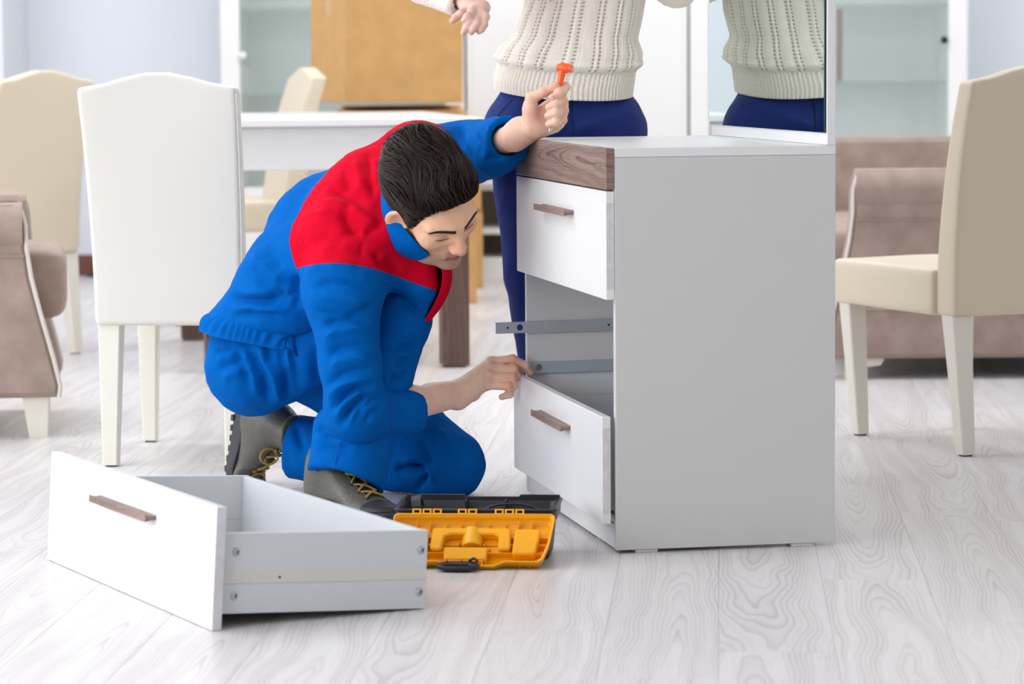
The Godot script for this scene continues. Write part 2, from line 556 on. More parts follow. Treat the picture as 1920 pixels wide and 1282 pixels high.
func materials() -> void:
	mat("laminate", Color(0.895, 0.89, 0.89), 0.32)
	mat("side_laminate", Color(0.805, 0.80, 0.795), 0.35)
	mat("rail_trace", Color(0.83, 0.825, 0.81), 0.5)
	mat("laminate_core", Color(0.80, 0.79, 0.78), 0.6)
	mat("worn_edge", Color(0.86, 0.85, 0.86), 0.5).albedo_texture = noise_tex(0.02, 5, Color(0.93, 0.92, 0.92), Color(1, 1, 1))
	M.worn_edge.uv1_triplanar = true
	M.worn_edge.uv1_scale = Vector3(6, 6, 6)
	mat("raw_side", Color(0.82, 0.83, 0.845), 0.45)
	mat("wall_blue", Color(0.915, 0.932, 0.955), 0.9)
	mat("wall_white", Color(0.93, 0.93, 0.93), 0.9)
	mat("wall_grey", Color(0.55, 0.53, 0.51), 0.9)
	mat("ceiling_white", Color(0.95, 0.95, 0.95), 0.95)
	mat("skirting", Color(0.45, 0.27, 0.21), 0.5)
	var pg := mat("unseen_panel_glow", Color(0.95, 0.95, 0.95), 0.5)
	pg.emission_enabled = true
	pg.emission = Color(0.975, 0.985, 1.0)
	pg.emission_energy_multiplier = 0.6
	mat("subfloor", Color(0.5, 0.48, 0.46), 0.9)
	mat("window_frame", Color(0.92, 0.92, 0.92), 0.4)
	mat("cabinet_white", Color(0.94, 0.94, 0.935), 0.35)
	mat("table_white", Color(0.86, 0.86, 0.86), 0.35)
	mat("cabinet_grey", Color(0.88, 0.90, 0.89), 0.4)
	mat("niche_brown", Color(0.50, 0.43, 0.38), 0.7)
	mat("leatherette", Color(0.90, 0.885, 0.845), 0.42).rim_enabled = true
	M.leatherette.rim = 0.15
	mat("leatherette_warm_shade", Color(0.89, 0.835, 0.735), 0.45)  # cream leatherette, warm bounced light of the shaded back put into its colour
	mat("leg_cream", Color(0.92, 0.90, 0.85), 0.4)
	mat("glide", Color(0.08, 0.08, 0.08), 0.6)
	var vel := mat("velvet", Color(0.68, 0.60, 0.555), 0.85)
	vel.albedo_texture = noise_tex(0.012, 21, Color(0.86, 0.85, 0.84), Color(1, 1, 1))
	vel.uv1_triplanar = true
	vel.uv1_scale = Vector3(2.5, 2.5, 2.5)
	vel.rim_enabled = true
	vel.rim = 0.5
	mat("piping", Color(0.86, 0.83, 0.80), 0.6)
	mat("carton", Color(0.86, 0.67, 0.43), 0.85).albedo_texture = noise_tex(0.03, 3, Color(0.93, 0.93, 0.92), Color(1, 1, 1))
	M.carton.uv1_triplanar = true
	mat("tape", Color(0.83, 0.69, 0.50), 0.45)
	var gl := mat("glass", Color(0.86, 0.93, 0.92, 0.10), 0.02)
	gl.transparency = BaseMaterial3D.TRANSPARENCY_ALPHA
	var gs := mat("shelf_glass", Color(0.62, 0.80, 0.75, 0.35), 0.05)
	gs.transparency = BaseMaterial3D.TRANSPARENCY_ALPHA
	mat("mirror", Color(0.86, 0.91, 0.90), 0.015, 0.5, 1.0)
	mat("glass_edge", Color(0.05, 0.22, 0.22), 0.15)
	mat("steel", Color(0.70, 0.72, 0.75), 0.36, 0.5, 0.6)
	mat("zinc", Color(0.74, 0.76, 0.79), 0.42, 0.5, 0.2)
	mat("hole", Color(0.06, 0.06, 0.07), 0.8)
	mat("knob_metal", Color(0.85, 0.85, 0.86), 0.2, 0.5, 1.0)
	mat("black_plastic", Color(0.155, 0.145, 0.165), 0.42)
	mat("orange_plastic", Color(1.0, 0.69, 0.02), 0.35)
	mat("tool_orange", Color(1.0, 0.36, 0.07), 0.3)
	for k in 8:
		textured("plank_%d" % k, wood(256, 1000, 0.2, 1.3, Color(0.89, 0.876, 0.874), Color(0.765, 0.735, 0.738), 135.0, 40 + k, 0.4), 0.33, Vector3(5.0, 1.0 / 1.3, 1))
	var walnut := wood(128, 512, 0.12, 0.9, Color(0.585, 0.49, 0.445), Color(0.37, 0.285, 0.25), 230.0, 11, 0.6)
	textured("walnut", walnut, 0.5, Vector3(1.0 / 0.12, 1.0 / 0.9, 1))
	textured("walnut_dark", walnut, 0.5, Vector3(1.0 / 0.12, 1.0 / 0.9, 1)).albedo_color = Color(0.72, 0.66, 0.64)
	var cl := mat("blue_cloth", Color(0.0, 0.365, 0.69), 0.85, 0.15)
	cl.rim_enabled = true
	cl.rim = 0.05
	cl.rim_tint = 0.6
	var rd := mat("red_cloth", Color(0.81, 0.03, 0.16), 0.85, 0.15)
	rd.rim_enabled = true
	rd.rim = 0.08
	rd.rim_tint = 0.6
	for m in [cl, rd]:
		m.normal_enabled = true
		m.normal_texture = noise_tex(0.12, 31, Color.BLACK, Color.WHITE, 256, 2, true, 3.0)
		m.normal_scale = 0.35
		m.uv1_triplanar = true
		m.uv1_scale = Vector3(9, 9, 9)
	mat("blue_seam", Color(0.0, 0.29, 0.62), 0.8)
	mat("red_seam", Color(0.72, 0.03, 0.12), 0.8)
	mat("dark_gap_blue", Color(0.0, 0.11, 0.30), 0.85)
	var sk := mat("skin", Color(1, 1, 1), 0.48)
	sk.vertex_color_use_as_albedo = true
	sk.subsurf_scatter_enabled = true
	sk.subsurf_scatter_strength = 0.12
	sk.normal_enabled = true
	sk.normal_texture = noise_tex(0.09, 77, Color.BLACK, Color.WHITE, 256, 4, true, 5.0)
	sk.normal_scale = 0.25
	sk.uv1_triplanar = true
	sk.uv1_scale = Vector3(14, 14, 14)
	mat("nail", Color(0.90, 0.66, 0.62), 0.25)
	mat("hair", Color(0.165, 0.10, 0.082), 0.38, 0.45)
	mat("hair_base", Color(0.075, 0.05, 0.045), 0.75, 0.2)
	mat("brow_hair", Color(0.10, 0.07, 0.065), 0.6)
	mat("brown_hair", Color(0.55, 0.33, 0.18), 0.4)
	var bt := mat("boot_leather", Color(0.355, 0.345, 0.31), 0.42)
	bt.normal_enabled = true
	bt.normal_texture = noise_tex(0.06, 88, Color.BLACK, Color.WHITE, 256, 4, true, 6.0)
	bt.normal_scale = 0.2
	bt.uv1_triplanar = true
	bt.uv1_scale = Vector3(7, 7, 7)
	mat("boot_dark", Color(0.19, 0.185, 0.19), 0.5)
	mat("sole_rubber", Color(0.20, 0.19, 0.215), 0.55)
	mat("lace", Color(0.66, 0.53, 0.25), 0.75)
	var nv := mat("navy_cloth", Color(0.115, 0.18, 0.43), 0.75, 0.3)
	nv.rim_enabled = true
	nv.rim = 0.1
	nv.normal_enabled = true
	nv.normal_texture = M.blue_cloth.normal_texture
	nv.normal_scale = 0.25
	nv.uv1_triplanar = true
	nv.uv1_scale = Vector3(8, 8, 8)
	var kn := mat("knit", Color(1, 1, 1), 0.9)
	kn.vertex_color_use_as_albedo = true
	kn.rim_enabled = true
	kn.rim = 0.4
	# one knitted stitch, repeated: two slanting strands
	var st := Image.create(32, 32, false, Image.FORMAT_RGB8)
	for j in 32:
		for i in 32:
			var u := absf(i - 15.5) / 16.0
			var sl := fposmod(j / 32.0 - u * 0.55, 1.0)
			var hgt := pow(sin(PI * sl), 0.6) * (1.0 - pow(absf(u - 0.5) * 2.0, 3.0))
			st.set_pixel(i, j, Color(hgt, hgt, hgt))
	kn.heightmap_enabled = true
	kn.heightmap_texture = ImageTexture.create_from_image(st)
	kn.heightmap_scale = 0.08
	kn.uv1_scale = Vector3(1.0 / 0.0058, 1.0 / 0.0045, 1)

func room() -> void:
	# floor: boards running away from the camera, each laid on its own
	var fl := structure("floor", MB.new().box(Vector3(9.2, 0.12, 18.4), T(Vector3(-0.2, -0.069, -5.55))), M.subfloor)
	var rg := RandomNumberGenerator.new()
	rg.seed = 4
	var lay := Basis(Vector3.UP, -0.068)
	var rest := MB.new()
	for i in range(-27, 23):
		var off := rg.randf() * 1.286
		for j in range(-4, 15):
			var mid := Vector3((i + 0.48) * 0.193, -0.004, -(j * 1.286 + off - 1.0))
			var w := lay * mid
			var sz := Vector3(0.1926, 0.008, 1.2856)
			var uvo := Vector2(0.1, 0.65)
			var kind := rg.randi() % 8
			if w.z > 2.2 or w.z < -13.8 or w.x < -4.15 or w.x > 3.7: continue
			var seen := false
			for c in [Vector3(-0.1, 0, -0.64), Vector3(0.1, 0, -0.64), Vector3(-0.1, 0, 0.64), Vector3(0.1, 0, 0.64), Vector3.ZERO]:
				var q: Vector3 = lay * (mid + c)
				if q.z < -4.6 and absf(q.x) < -q.z * 0.172 + 0.08: seen = true
			if seen: part("plank", MB.new().box(sz, T(Vector3.ZERO), 0.0005, uvo), M["plank_%d" % kind], fl, Transform3D(lay, w))
			else: rest.box(sz, Transform3D(lay, w), 0.0005, uvo)
	part("plank_field", rest, M.plank_0, fl).set_meta("kind", "stuff")
	# walls with thickness; the left one, out of view, holds the light-giving openings
	var wl := MB.new()
	wl.bar(Vector3(-4.5, 0, -14.3), Vector3(-4.3, 0.5, 3.2)).bar(Vector3(-4.5, 2.6, -14.3), Vector3(-4.3, 3.0, 3.2))
	var e := [-14.3]
	for k in range(3, -1, -1): e.append_array([-1.1 - 2.45 * k, 1.1 - 2.45 * k])
	e.append(3.2)
	for k in range(0, 10, 2): wl.bar(Vector3(-4.5, 0.5, e[k]), Vector3(-4.3, 2.6, e[k + 1]))
	structure("wall_left", wl, M.wall_blue)
	structure("wall_right", MB.new().bar(Vector3(4.0, 0, -14.3), Vector3(4.2, 3.0, 3.2)), M.wall_white)  # out of view; kept white to bounce light onto the right side
	structure("wall_back", MB.new().bar(Vector3(-4.3, 0, -14.3), Vector3(4.0, 3.0, -14.1)), M.wall_blue)
	structure("wall_corner", MB.new().bar(Vector3(-4.3, 0, -14.1), Vector3(-2.2, 3.0, -13.4)), M.wall_blue)
	structure("wall_front", MB.new().bar(Vector3(-4.3, 0, 3.0), Vector3(4.0, 3.0, 3.2)), M.wall_grey)  # out of view; grey so that less light bounces back from here
	var ce := structure("ceiling", MB.new().bar(Vector3(-4.5, 3.0, -14.3), Vector3(4.2, 3.2, 3.2)), M.ceiling_white)
	for q in UNSEEN_PANELS: part("unseen_light_panel", MB.new().box(Vector3(1.2, 0.02, 0.6), T(Vector3(q.x, 2.989, q.y)), 0.002), M.unseen_panel_glow, ce)  # glowing faces of the unseen panels, above the view
	structure("baseboard_back", MB.new().bar(Vector3(-2.2, 0, -14.1), Vector3(-1.29, 0.095, -14.082), 0.004).bar(Vector3(2.03, 0, -14.1), Vector3(4.0, 0.095, -14.082), 0.004), M.skirting)
	structure("baseboard_left", MB.new().bar(Vector3(-4.3, 0, -13.4), Vector3(-4.282, 0.095, 3.0), 0.004), M.skirting)
	structure("baseboard_right", MB.new().bar(Vector3(3.982, 0, -14.08), Vector3(4.0, 0.095, 3.0), 0.004), M.skirting)
	for k in 4: unseen_window(k + 1, Vector3(-4.4, 1.55, 0.0 - 2.45 * k), PI / 2, 2.2)  # unseen openings that let light in from the left

func unseen_window(k: int, pos: Vector3, turn: float, wide: float) -> void:
	var f := MB.new()
	for s in [-1.0, 1.0]:
		f.box(Vector3(0.06, 2.1, 0.07), T(Vector3(s * (wide / 2 - 0.03), 0, 0)), 0.004)
		f.box(Vector3(wide - 0.12, 0.06, 0.07), T(Vector3(0, s * 1.02, 0)), 0.004)
	f.box(Vector3(0.05, 1.98, 0.06), T(Vector3.ZERO), 0.004)
	var o := structure("unseen_window_%d" % k, f, M.window_frame)
	o.transform = T(pos, Vector3(0, turn, 0))
	for s in [-1.0, 1.0]:
		part("pane", MB.new().box(Vector3(wide / 2 - 0.1, 1.97, 0.006), T(Vector3(s * (wide / 4 - 0.015), 0, 0)), 0.0005), M.glass, o)
func carton(called_at: Vector3, turn: float, size: Vector3, label: String, tilt := 0.0, open := false) -> void:
	var o := thing("cardboard_box", label, "box", called_at, turn, "stacked moving boxes")
	o.rotation.z = tilt
	part("body", MB.new().bar(Vector3(-size.x / 2, 0, -size.z / 2), Vector3(size.x / 2, size.y - 0.004, size.z / 2), 0.003), M.carton, o)
	for s in [-1.0, 1.0]:
		part("flap", MB.new().box(Vector3(size.x - 0.004, 0.004, size.z / 2 - 0.003), T(Vector3(0, size.y + (0.012 if open else 0.0), s * size.z / 4), Vector3(s * (0.1 if open else 0.0), 0, 0)), 0.001), M.carton, o)
	part("tape", MB.new().bar(Vector3(-size.x / 2 - 0.0008, size.y * 0.8, -0.025), Vector3(size.x / 2 + 0.0008, size.y + (0.028 if open else 0.0035), 0.025), 0.0004), M.tape, o)

func background() -> void:
	# glass fronted cabinets along the back wall
	for k in 2:
		var x0: float = [-1.27, 0.79][k]
		var x1: float = [-0.20, 2.01][k]
		var o := thing("display_cabinet", ["white glass-door display cabinet left of the cardboard boxes, with a pale knob", "white glass-door display cabinet behind the sofa, with a dark knob"][k], "cabinet", Vector3(0, 0, -13.95))
		var post: StandardMaterial3D = M.cabinet_white
		for x in [x0, x1 - 0.085]: part("side_panel", MB.new().bar(Vector3(x, 0, 0), Vector3(x + 0.085, 2.1, 0.4), 0.003), post, o)
		part("back_panel", MB.new().bar(Vector3(x0 + 0.085, 0, 0), Vector3(x1 - 0.085, 2.1, 0.02)), M.cabinet_grey, o)
		part("plinth", MB.new().bar(Vector3(x0 + 0.085, 0, 0.02), Vector3(x1 - 0.085, 0.42, 0.385), 0.003), M.cabinet_white, o)
		part("top_panel", MB.new().bar(Vector3(x0 + 0.085, 2.04, 0.02), Vector3(x1 - 0.085, 2.1, 0.39), 0.003), M.cabinet_white, o)
		for y in [0.86, 1.20, 1.60]: part("shelf", MB.new().bar(Vector3(x0 + 0.087, y - (0.035 if k == 0 and y < 1.0 else 0.0), 0.03), Vector3(x1 - 0.087, y + 0.008 - (0.035 if k == 0 and y < 1.0 else 0.0), 0.36), 0.0005), M.shelf_glass, o)
		var d := part("door", MB.new().bar(Vector3(x0 + 0.088, 0.43, 0.382), Vector3(x1 - 0.088, 2.03, 0.388), 0.0005), M.glass, o)
		var kx := x0 + 0.10 if k == 0 else x1 - 0.105
		part("knob", MB.new().lathe([Vector2(0, 0.034), Vector2(0.012, 0.032), Vector2(0.016, 0.026), Vector2(0.014, 0.018), Vector2(0.007, 0.012), Vector2(0.006, 0)].map(func(q): return q), T(Vector3(kx, 1.0 if k == 0 else 1.045, 0.388), Vector3(PI / 2, 0, 0))), M.cabinet_white if k == 0 else M.hole, d)
		if k == 1: part("edge_strip", MB.new().bar(Vector3(1.436, 0.87, 0.362), Vector3(1.462, 1.185, 0.378), 0.002), M.walnut, o)
	var u := thing("wall_unit", "plain white wall unit between the two glass cabinets, open shelves at its foot", "cabinet", Vector3(0, 0, -13.95))
	part("back_panel", MB.new().bar(Vector3(-0.19, 0, 0), Vector3(0.78, 2.1, 0.02)), M.niche_brown, u)
	part("door", MB.new().bar(Vector3(-0.17, 0.42, 0.37), Vector3(0.76, 2.08, 0.39), 0.003), M.cabinet_white, u)
	for x in [-0.19, 0.76]: part("side_panel", MB.new().bar(Vector3(x, 0, 0.02), Vector3(x + 0.02, 2.1, 0.39)), M.cabinet_white, u)
	for y in [0.0, 0.205, 0.40, 2.08]: part("shelf", MB.new().bar(Vector3(-0.17, y, 0.02), Vector3(0.76, y + (0.1 if y == 0.0 else 0.025), 0.37), 0.002), M.cabinet_white, u)
	# moving boxes
	carton(Vector3(-0.42, 0, -12.45), 0.17, Vector3(0.50, 0.365, 0.40), "tall pale cardboard box on the floor, lowest of the stack behind the table")
	carton(Vector3(-0.44, 0.37, -12.42), 0.17, Vector3(0.48, 0.395, 0.40), "cardboard box with raised flaps in the middle of the stack behind the table", 0.0, true)
	carton(Vector3(-0.50, 0.806, -12.42), 0.37, Vector3(0.49, 0.44, 0.46), "large brown cardboard box on top of the stack, above the white table", -0.012)
	carton(Vector3(-0.29, 0, -13.3), 0.05, Vector3(0.32, 0.33, 0.34), "lower cardboard box standing behind the stack, beside the shelf foot")
	carton(Vector3(-0.29, 0.335, -13.3), 0.02, Vector3(0.32, 0.34, 0.34), "upper cardboard box behind the stack, near the navy trouser leg")
	# table
	var t := thing("dining_table", "white dining table with brown wooden legs behind the kneeling man", "table", Vector3(-0.184, 0, -9.758), 0.17)
	for p in [Vector3(0, 0, 0), Vector3(-0.75, 0, 0), Vector3(0, 0, -1.16), Vector3(-0.75, 0, -1.16)]:
		part("leg", MB.new().bar(p + Vector3(-0.043, 0.006, -0.043), p + Vector3(0.043, 0.768, 0.043), 0.002), M.walnut_dark, t)
	part("apron", MB.new().bar(Vector3(-0.79, 0.635, 0.043), Vector3(0.04, 0.767, 0.061), 0.001).bar(Vector3(-0.79, 0.635, -1.221), Vector3(0.04, 0.767, -1.203), 0.001).bar(Vector3(0.043, 0.635, -1.2), Vector3(0.061, 0.767, 0.04), 0.001).bar(Vector3(-0.811, 0.635, -1.2), Vector3(-0.793, 0.767, 0.04), 0.001), M.table_white, t)
	part("tabletop", MB.new().bar(Vector3(-0.835, 0.77, -1.245), Vector3(0.085, 0.793, 0.085), 0.002), M.laminate, t)

func chair(label: String, at: Vector3, turn: float, m: Material, gr := "parsons dining chairs") -> Node3D:
	# forward is -z
	var o := thing("dining_chair", label, "chair", at, turn, gr)
	var shape := func(p: Vector3) -> Vector3:
		var t := clampf((p.y + 0.31) / 0.62, 0.0, 1.0)
		var w := lerpf(0.93, 1.0, t)
		var q := Vector3(p.x * w, p.y, p.z * lerpf(1.25, 0.8, t))
		q.y += 0.036 * pow(cos(clampf(p.x / 0.192, -1.0, 1.0) * PI * 0.5), 2.1) * smoothstep(0.55, 1.0, t)
		q.z += 0.115 * t * t
		return q
	part("backrest", MB.new().cushion(Vector3(0.385, 0.575, 0.075), 0.014, T(Vector3(-0.006, 0.628, 0.19)), shape, 7), m, o)
	part("seat", MB.new().cushion(Vector3(0.40, 0.115, 0.48), 0.016, T(Vector3(0, 0.3975, -0.083)), func(p: Vector3): return Vector3(p.x, p.y + (0.014 * (1.0 - p.x * p.x / 0.04) * (1.0 - p.z * p.z / 0.05) if p.y > 0.0 else 0.0), p.z), 6), m, o)
	for s in [-1.0, 1.0]:
		var l := part("leg", MB.new().taper(Vector3(s * 0.15, 0.004, 0.235), Vector3(s * 0.153, 0.343, 0.195), Vector2(0.036, 0.036), Vector2(0.055, 0.055)), M.leg_cream, o)
		part("glide", MB.new().taper(Vector3(s * 0.15, 0.0, 0.235), Vector3(s * 0.15, 0.005, 0.235), Vector2(0.026, 0.026), Vector2(0.026, 0.026)), M.glide, l)
		l = part("leg", MB.new().taper(Vector3(s * 0.158, 0.004, -0.245), Vector3(s * 0.165, 0.343, -0.275), Vector2(0.034, 0.034), Vector2(0.052, 0.052)), M.leg_cream, o)
		part("glide", MB.new().taper(Vector3(s * 0.158, 0.0, -0.245), Vector3(s * 0.158, 0.005, -0.245), Vector2(0.026, 0.026), Vector2(0.026, 0.026)), M.glide, l)
		# piped seam down each edge of the back
		var pth := []
		for k in 9: pth.append(shape.call(Vector3(s * 0.187, -0.27 + 0.54 * k / 8.0, 0.033)) + Vector3(0, 0.628, 0.19))
		part("piping", MB.new().tube(pth, 0.002, 6), m, o)
	return o

func armchair(called: String, label: String, category: String, at: Vector3, turn: float, long: float, wide: float, low: float, high: float, tall_back: float, bracket: bool) -> void:
	# sits facing +x; near arm at +z
	var o := thing(called, label, category, at, turn)
	var hgt := high - low
	var outline := []
	for q in [[-long, 0.0], [0.0, 0.0], [0.004, 0.06], [-0.012, 0.2], [-0.045, 0.45], [-0.065, 0.62], [-0.075, 0.76], [-0.078, 0.9], [-0.088, 0.97], [-0.11, 1.0], [-long, 1.0]]: outline.append(Vector2(q[0], q[1] * hgt))
	var high0 := high
	for s in [-1.0, 1.0]:
		high = high0 + (0.06 if bracket and s > 0.0 else 0.0)
		hgt = high - low
		outline = outline.map(func(q): return Vector2(q.x, q.y / outline[9].y * hgt))
		var zc: float = -wide / 2 + s * (wide / 2 - 0.075)
		var a := part("armrest", MB.new().prism(outline, 0.13, 0.014, T(Vector3(0, low, zc))), M.velvet, o)
		var roll := []
		for k in 7: roll.append(Vector3(-0.085 - (long - 0.09) * k / 6.0, high - 0.058, zc + s * 0.024))
		part("roll", MB.new().tube(roll, 0.062, 20), M.velvet, a)
		var seam := []
		for k in 11: seam.append(Vector3(-0.082 - (long - 0.1) * k / 10.0, low + hgt * 0.735, zc + s * 0.0655))
		part("seam", MB.new().tube(seam, 0.004, 6), M.velvet, a)
		var pp := []
		for k in range(1, 9): pp.append(Vector3(outline[k].x, low + outline[k].y, zc + s * 0.062))
		part("piping", MB.new().tube(pp, 0.006, 6), M.piping, a)
		if bracket:
			for x in [0.35, 0.62]:
				part("seam", MB.new().tube([Vector3(-x, low + 0.02, zc + s * 0.066), Vector3(-x, low + hgt * 0.73, zc + s * 0.066)], 0.004, 6), M.velvet, a)
			part("seam", MB.new().tube([Vector3(-0.03, low + hgt * 0.26, zc + s * 0.066), Vector3(-long + 0.02, low + hgt * 0.26, zc + s * 0.066)], 0.004, 6), M.velvet, a)
			part("button", MB.new().lathe([Vector2(0.012, 0), Vector2(0.011, 0.005), Vector2(0.006, 0.009), Vector2(0, 0.010)], T(Vector3(-0.35, low + hgt * 0.26, zc + s * 0.066), Vector3(s * PI / 2, 0, 0))), M.knob_metal, a)
	part("backrest", MB.new().cushion(Vector3(0.17, tall_back - low, wide - 0.27), 0.06, T(Vector3(-long + 0.07, (tall_back + low) / 2, -wide / 2))), M.velvet, o)
	part("base", MB.new().cushion(Vector3(long - 0.12, 0.2, wide - 0.28), 0.02, T(Vector3(-long / 2 - 0.01, low + 0.105, -wide / 2))), M.velvet, o)
	var cu := part("seat_cushion", MB.new().cushion(Vector3(long - 0.1, 0.17, wide - 0.285), 0.045, T(Vector3(-long / 2 + 0.075, low + 0.285, -wide / 2)), func(p: Vector3): return p + Vector3(0, 0.02 * (1.0 - pow(absf(p.x) / (long * 0.5), 2.0)) * signf(p.y), 0)), M.velvet, o)
	for s in [-1.0, 1.0]:
		for x in [-0.06, -long + 0.09]:
			var z: float = -wide / 2 + s * (wide / 2 - 0.07)
			if bracket:
				var ol := []
				for q in [[0.0, 0.0], [0.03, 0.0], [0.032, 0.02], [0.045, 0.032], [0.075, 0.036], [0.105, 0.04], [0.115, 0.055], [0.117, 0.064], [0.0, 0.064]]: ol.append(Vector2(-q[0], q[1] * low / 0.064))
				if x < -0.5: ol = ol.map(func(q): return Vector2(-q.x, q.y))
				part("leg", MB.new().prism(ol, 0.05, 0.003, T(Vector3(x + (0.0 if x > -0.5 else -0.05), 0, z))), M.leg_cream, o)
			else:
				part("leg", MB.new().taper(Vector3(x + 0.005, 0, z), Vector3(x, low, z), Vector2(0.048, 0.05), Vector2(0.07, 0.07)), M.leg_cream, o)

func seating() -> void:
	var a := chair("cream high-backed dining chair seen from behind, left of the kneeling man", Vector3(-0.800, 0, -7.612), -0.10, M.leatherette)
	chair("cream dining chair at far left, partly behind the beige armchair", Vector3(-1.74, 0, -10.35), 0.785, M.leatherette_warm_shade)
	chair("cream dining chair at the far end of the white table, by the cardboard boxes", Vector3(-1.05, 0, -11.61), 1.875, M.leatherette_warm_shade)
	chair("cream dining chair right of the white dresser, its shaded back towards us", Vector3(1.146, 0, -7.743), 0.433, M.leatherette_warm_shade)
	armchair("armchair", "beige velvet armchair with pale piping at the left edge", "armchair", Vector3(-1.176, 0, -7.93), 0.14, 0.82, 0.74, 0.108, 0.61, 0.80, false)
	armchair("sofa", "taupe velvet sofa end behind the right-hand cream chair", "sofa", Vector3(0.955, 0, -10.75), PI, 1.15, 1.5, 0.064, 0.635, 0.70, true)
const W_DR := 0.8786   # dresser: local x runs along its side away from the front, -z along its front away from the camera
func slab(v0: float, v1: float, y0: float, y1: float, u0: float, u1: float, bev := 0.001, off := Vector2.ZERO) -> MB:
	return MB.new().bar(Vector3(v0, y0, -u1), Vector3(v1, y1, -u0), bev, off)

func handle(parent: Node3D, at: Vector3) -> void:
	# wooden bar, waisted behind its face
	var pg := [Vector2(0, 0.0055), Vector2(-0.006, 0.004), Vector2(-0.014, 0.0045), Vector2(-0.0195, 0.0065), Vector2(-0.0215, 0.0065), Vector2(-0.0215, -0.0065), Vector2(-0.018, -0.0055), Vector2(-0.008, -0.003), Vector2(0, -0.003)]
	part("handle", MB.new().prism(pg, 0.30, 0.0008, T(at)), M.walnut, parent)

func dresser() -> void:
	var o := thing("dresser", "white dresser with a brown wood top rail and a mirror, its middle drawer missing", "dresser", Vector3(0.2029, 0, -6.0068), 0.1982)
	var w := W_DR
	var d := 0.4496
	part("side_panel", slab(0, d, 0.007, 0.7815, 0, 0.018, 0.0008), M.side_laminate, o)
	part("side_panel", slab(0, d, 0.007, 0.7815, w - 0.018, w, 0.0008), M.laminate, o)
	part("back_panel", slab(d - 0.012, d - 0.004, 0.06, 0.78, 0.018, w - 0.018), M.laminate, o)
	part("bottom_panel", slab(0.002, d - 0.012, 0.058, 0.074, 0.018, w - 0.018), M.laminate, o)
	part("plinth", slab(0.001, 0.017, 0.008, 0.0575, 0.018, w - 0.018), M.laminate, o)
	part("countertop", slab(0, d, 0.782, 0.8, 0, w, 0.0008), M.laminate, o)
	part("top_rail", slab(-0.018, -0.0004, 0.7186, 0.7998, 0, w, 0.0012, Vector2(0.07, 0.45)), M.walnut, o)
	for q in [[0.04, 0.02], [0.36, 0.02], [0.03, w - 0.02], [0.36, w - 0.02], [0.012, 0.2]]:
		part("foot", slab(q[0], q[0] + 0.045, 0, 0.007, q[1] - 0.018, q[1] + 0.018, 0.001), M.laminate_core, o)
	# drawers still in place
	for k in 2:
		var y0: float = [0.5031, 0.0602][k]
		var out: float = [0.0, 0.0094][k]
		var df := part("drawer", slab(-0.018 - out, -0.0006 - out, y0, y0 + 0.2125, 0.0015, w - 0.0005, 0.001), M.laminate, o)
		var lo := y0 + 0.022
		part("drawer_box", slab(-out, d - 0.04 - out, lo, lo + 0.14, 0.03, 0.044).add(slab(-out, d - 0.04 - out, lo, lo + 0.14, w - 0.044, w - 0.03)).add(slab(d - 0.054 - out, d - 0.04 - out, lo, lo + 0.125, 0.044, w - 0.044)).add(slab(-out, d - 0.054 - out, lo + 0.01, lo + 0.016, 0.044, w - 0.044)), M.raw_side, df)
		handle(df, Vector3(-0.018 - out, y0 + 0.157, -w / 2))
		part("worn_edge", slab(-0.0172 - out, -0.0016 - out, y0 + 0.02, y0 + 0.19, 0.001, 0.0016, 0.0001), M.worn_edge, df)
	# slide rails left on the inner face of the far panel
	for k in 2:
		var yc: float = [0.378, 0.287][k]
		var v0: float = [-0.073, -0.024][k]
		var uu := w - 0.018
		var ol := []
		var hx := v0 + 0.055 if k == 0 else v0 + 0.049
		ol.append_array([Vector2(v0, -0.0125), Vector2(0.40, -0.0125), Vector2(0.40, 0.0125), Vector2(hx + 0.00015, 0.0125)])
		for j in 17:
			var a := PI / 2 - 0.02 - (TAU - 0.04) * j / 16.0
			ol.append(Vector2(hx + 0.0072 * cos(a), 0.0072 * sin(a)))
		ol.append_array([Vector2(hx - 0.00015, 0.0125), Vector2(v0, 0.0125)])
		var tilt := 0.006
		var rl := part("slide_rail", MB.new().prism(ol, 0.0015, 0.0, T(Vector3(0, yc, -uu + 0.0105), Vector3(0, 0, tilt))), M.zinc, o)
		for s in [-1.0, 1.0]:
			part("rail_lip", MB.new().box(Vector3(0.40 - v0, 0.0016, 0.009), T(Vector3((0.40 + v0) / 2, yc + s * 0.0117 + tilt * (0.4 + v0) / 2, -uu + 0.0055), Vector3(0, 0, tilt)), 0.0003), M.steel, rl)
		for x in ([v0 + 0.027, 0.185] if k == 0 else [0.24]):
			part("hole_disc", MB.new().lathe([Vector2(0.0025, 0), Vector2(0.002, 0.0012), Vector2(0, 0.0015)], T(Vector3(x, yc + tilt * x, -uu + 0.0112), Vector3(PI / 2, 0, 0)), 12), M.hole, rl)  # dark disc set where the rail has a small hole
	# mirror on its backing board
	part("mirror_frame", slab(d - 0.018, d, 0.8004, 1.62, 0, w, 0.001), M.laminate, o)
	var g := part("mirror", slab(d - 0.0225, d - 0.0184, 0.8245, 1.6, 0.006, w - 0.001, 0.0004), M.mirror, o)
	part("glass_edge", slab(d - 0.0228, d - 0.0184, 0.8245, 1.6, 0.0045, 0.006, 0.0002), M.glass_edge, g)

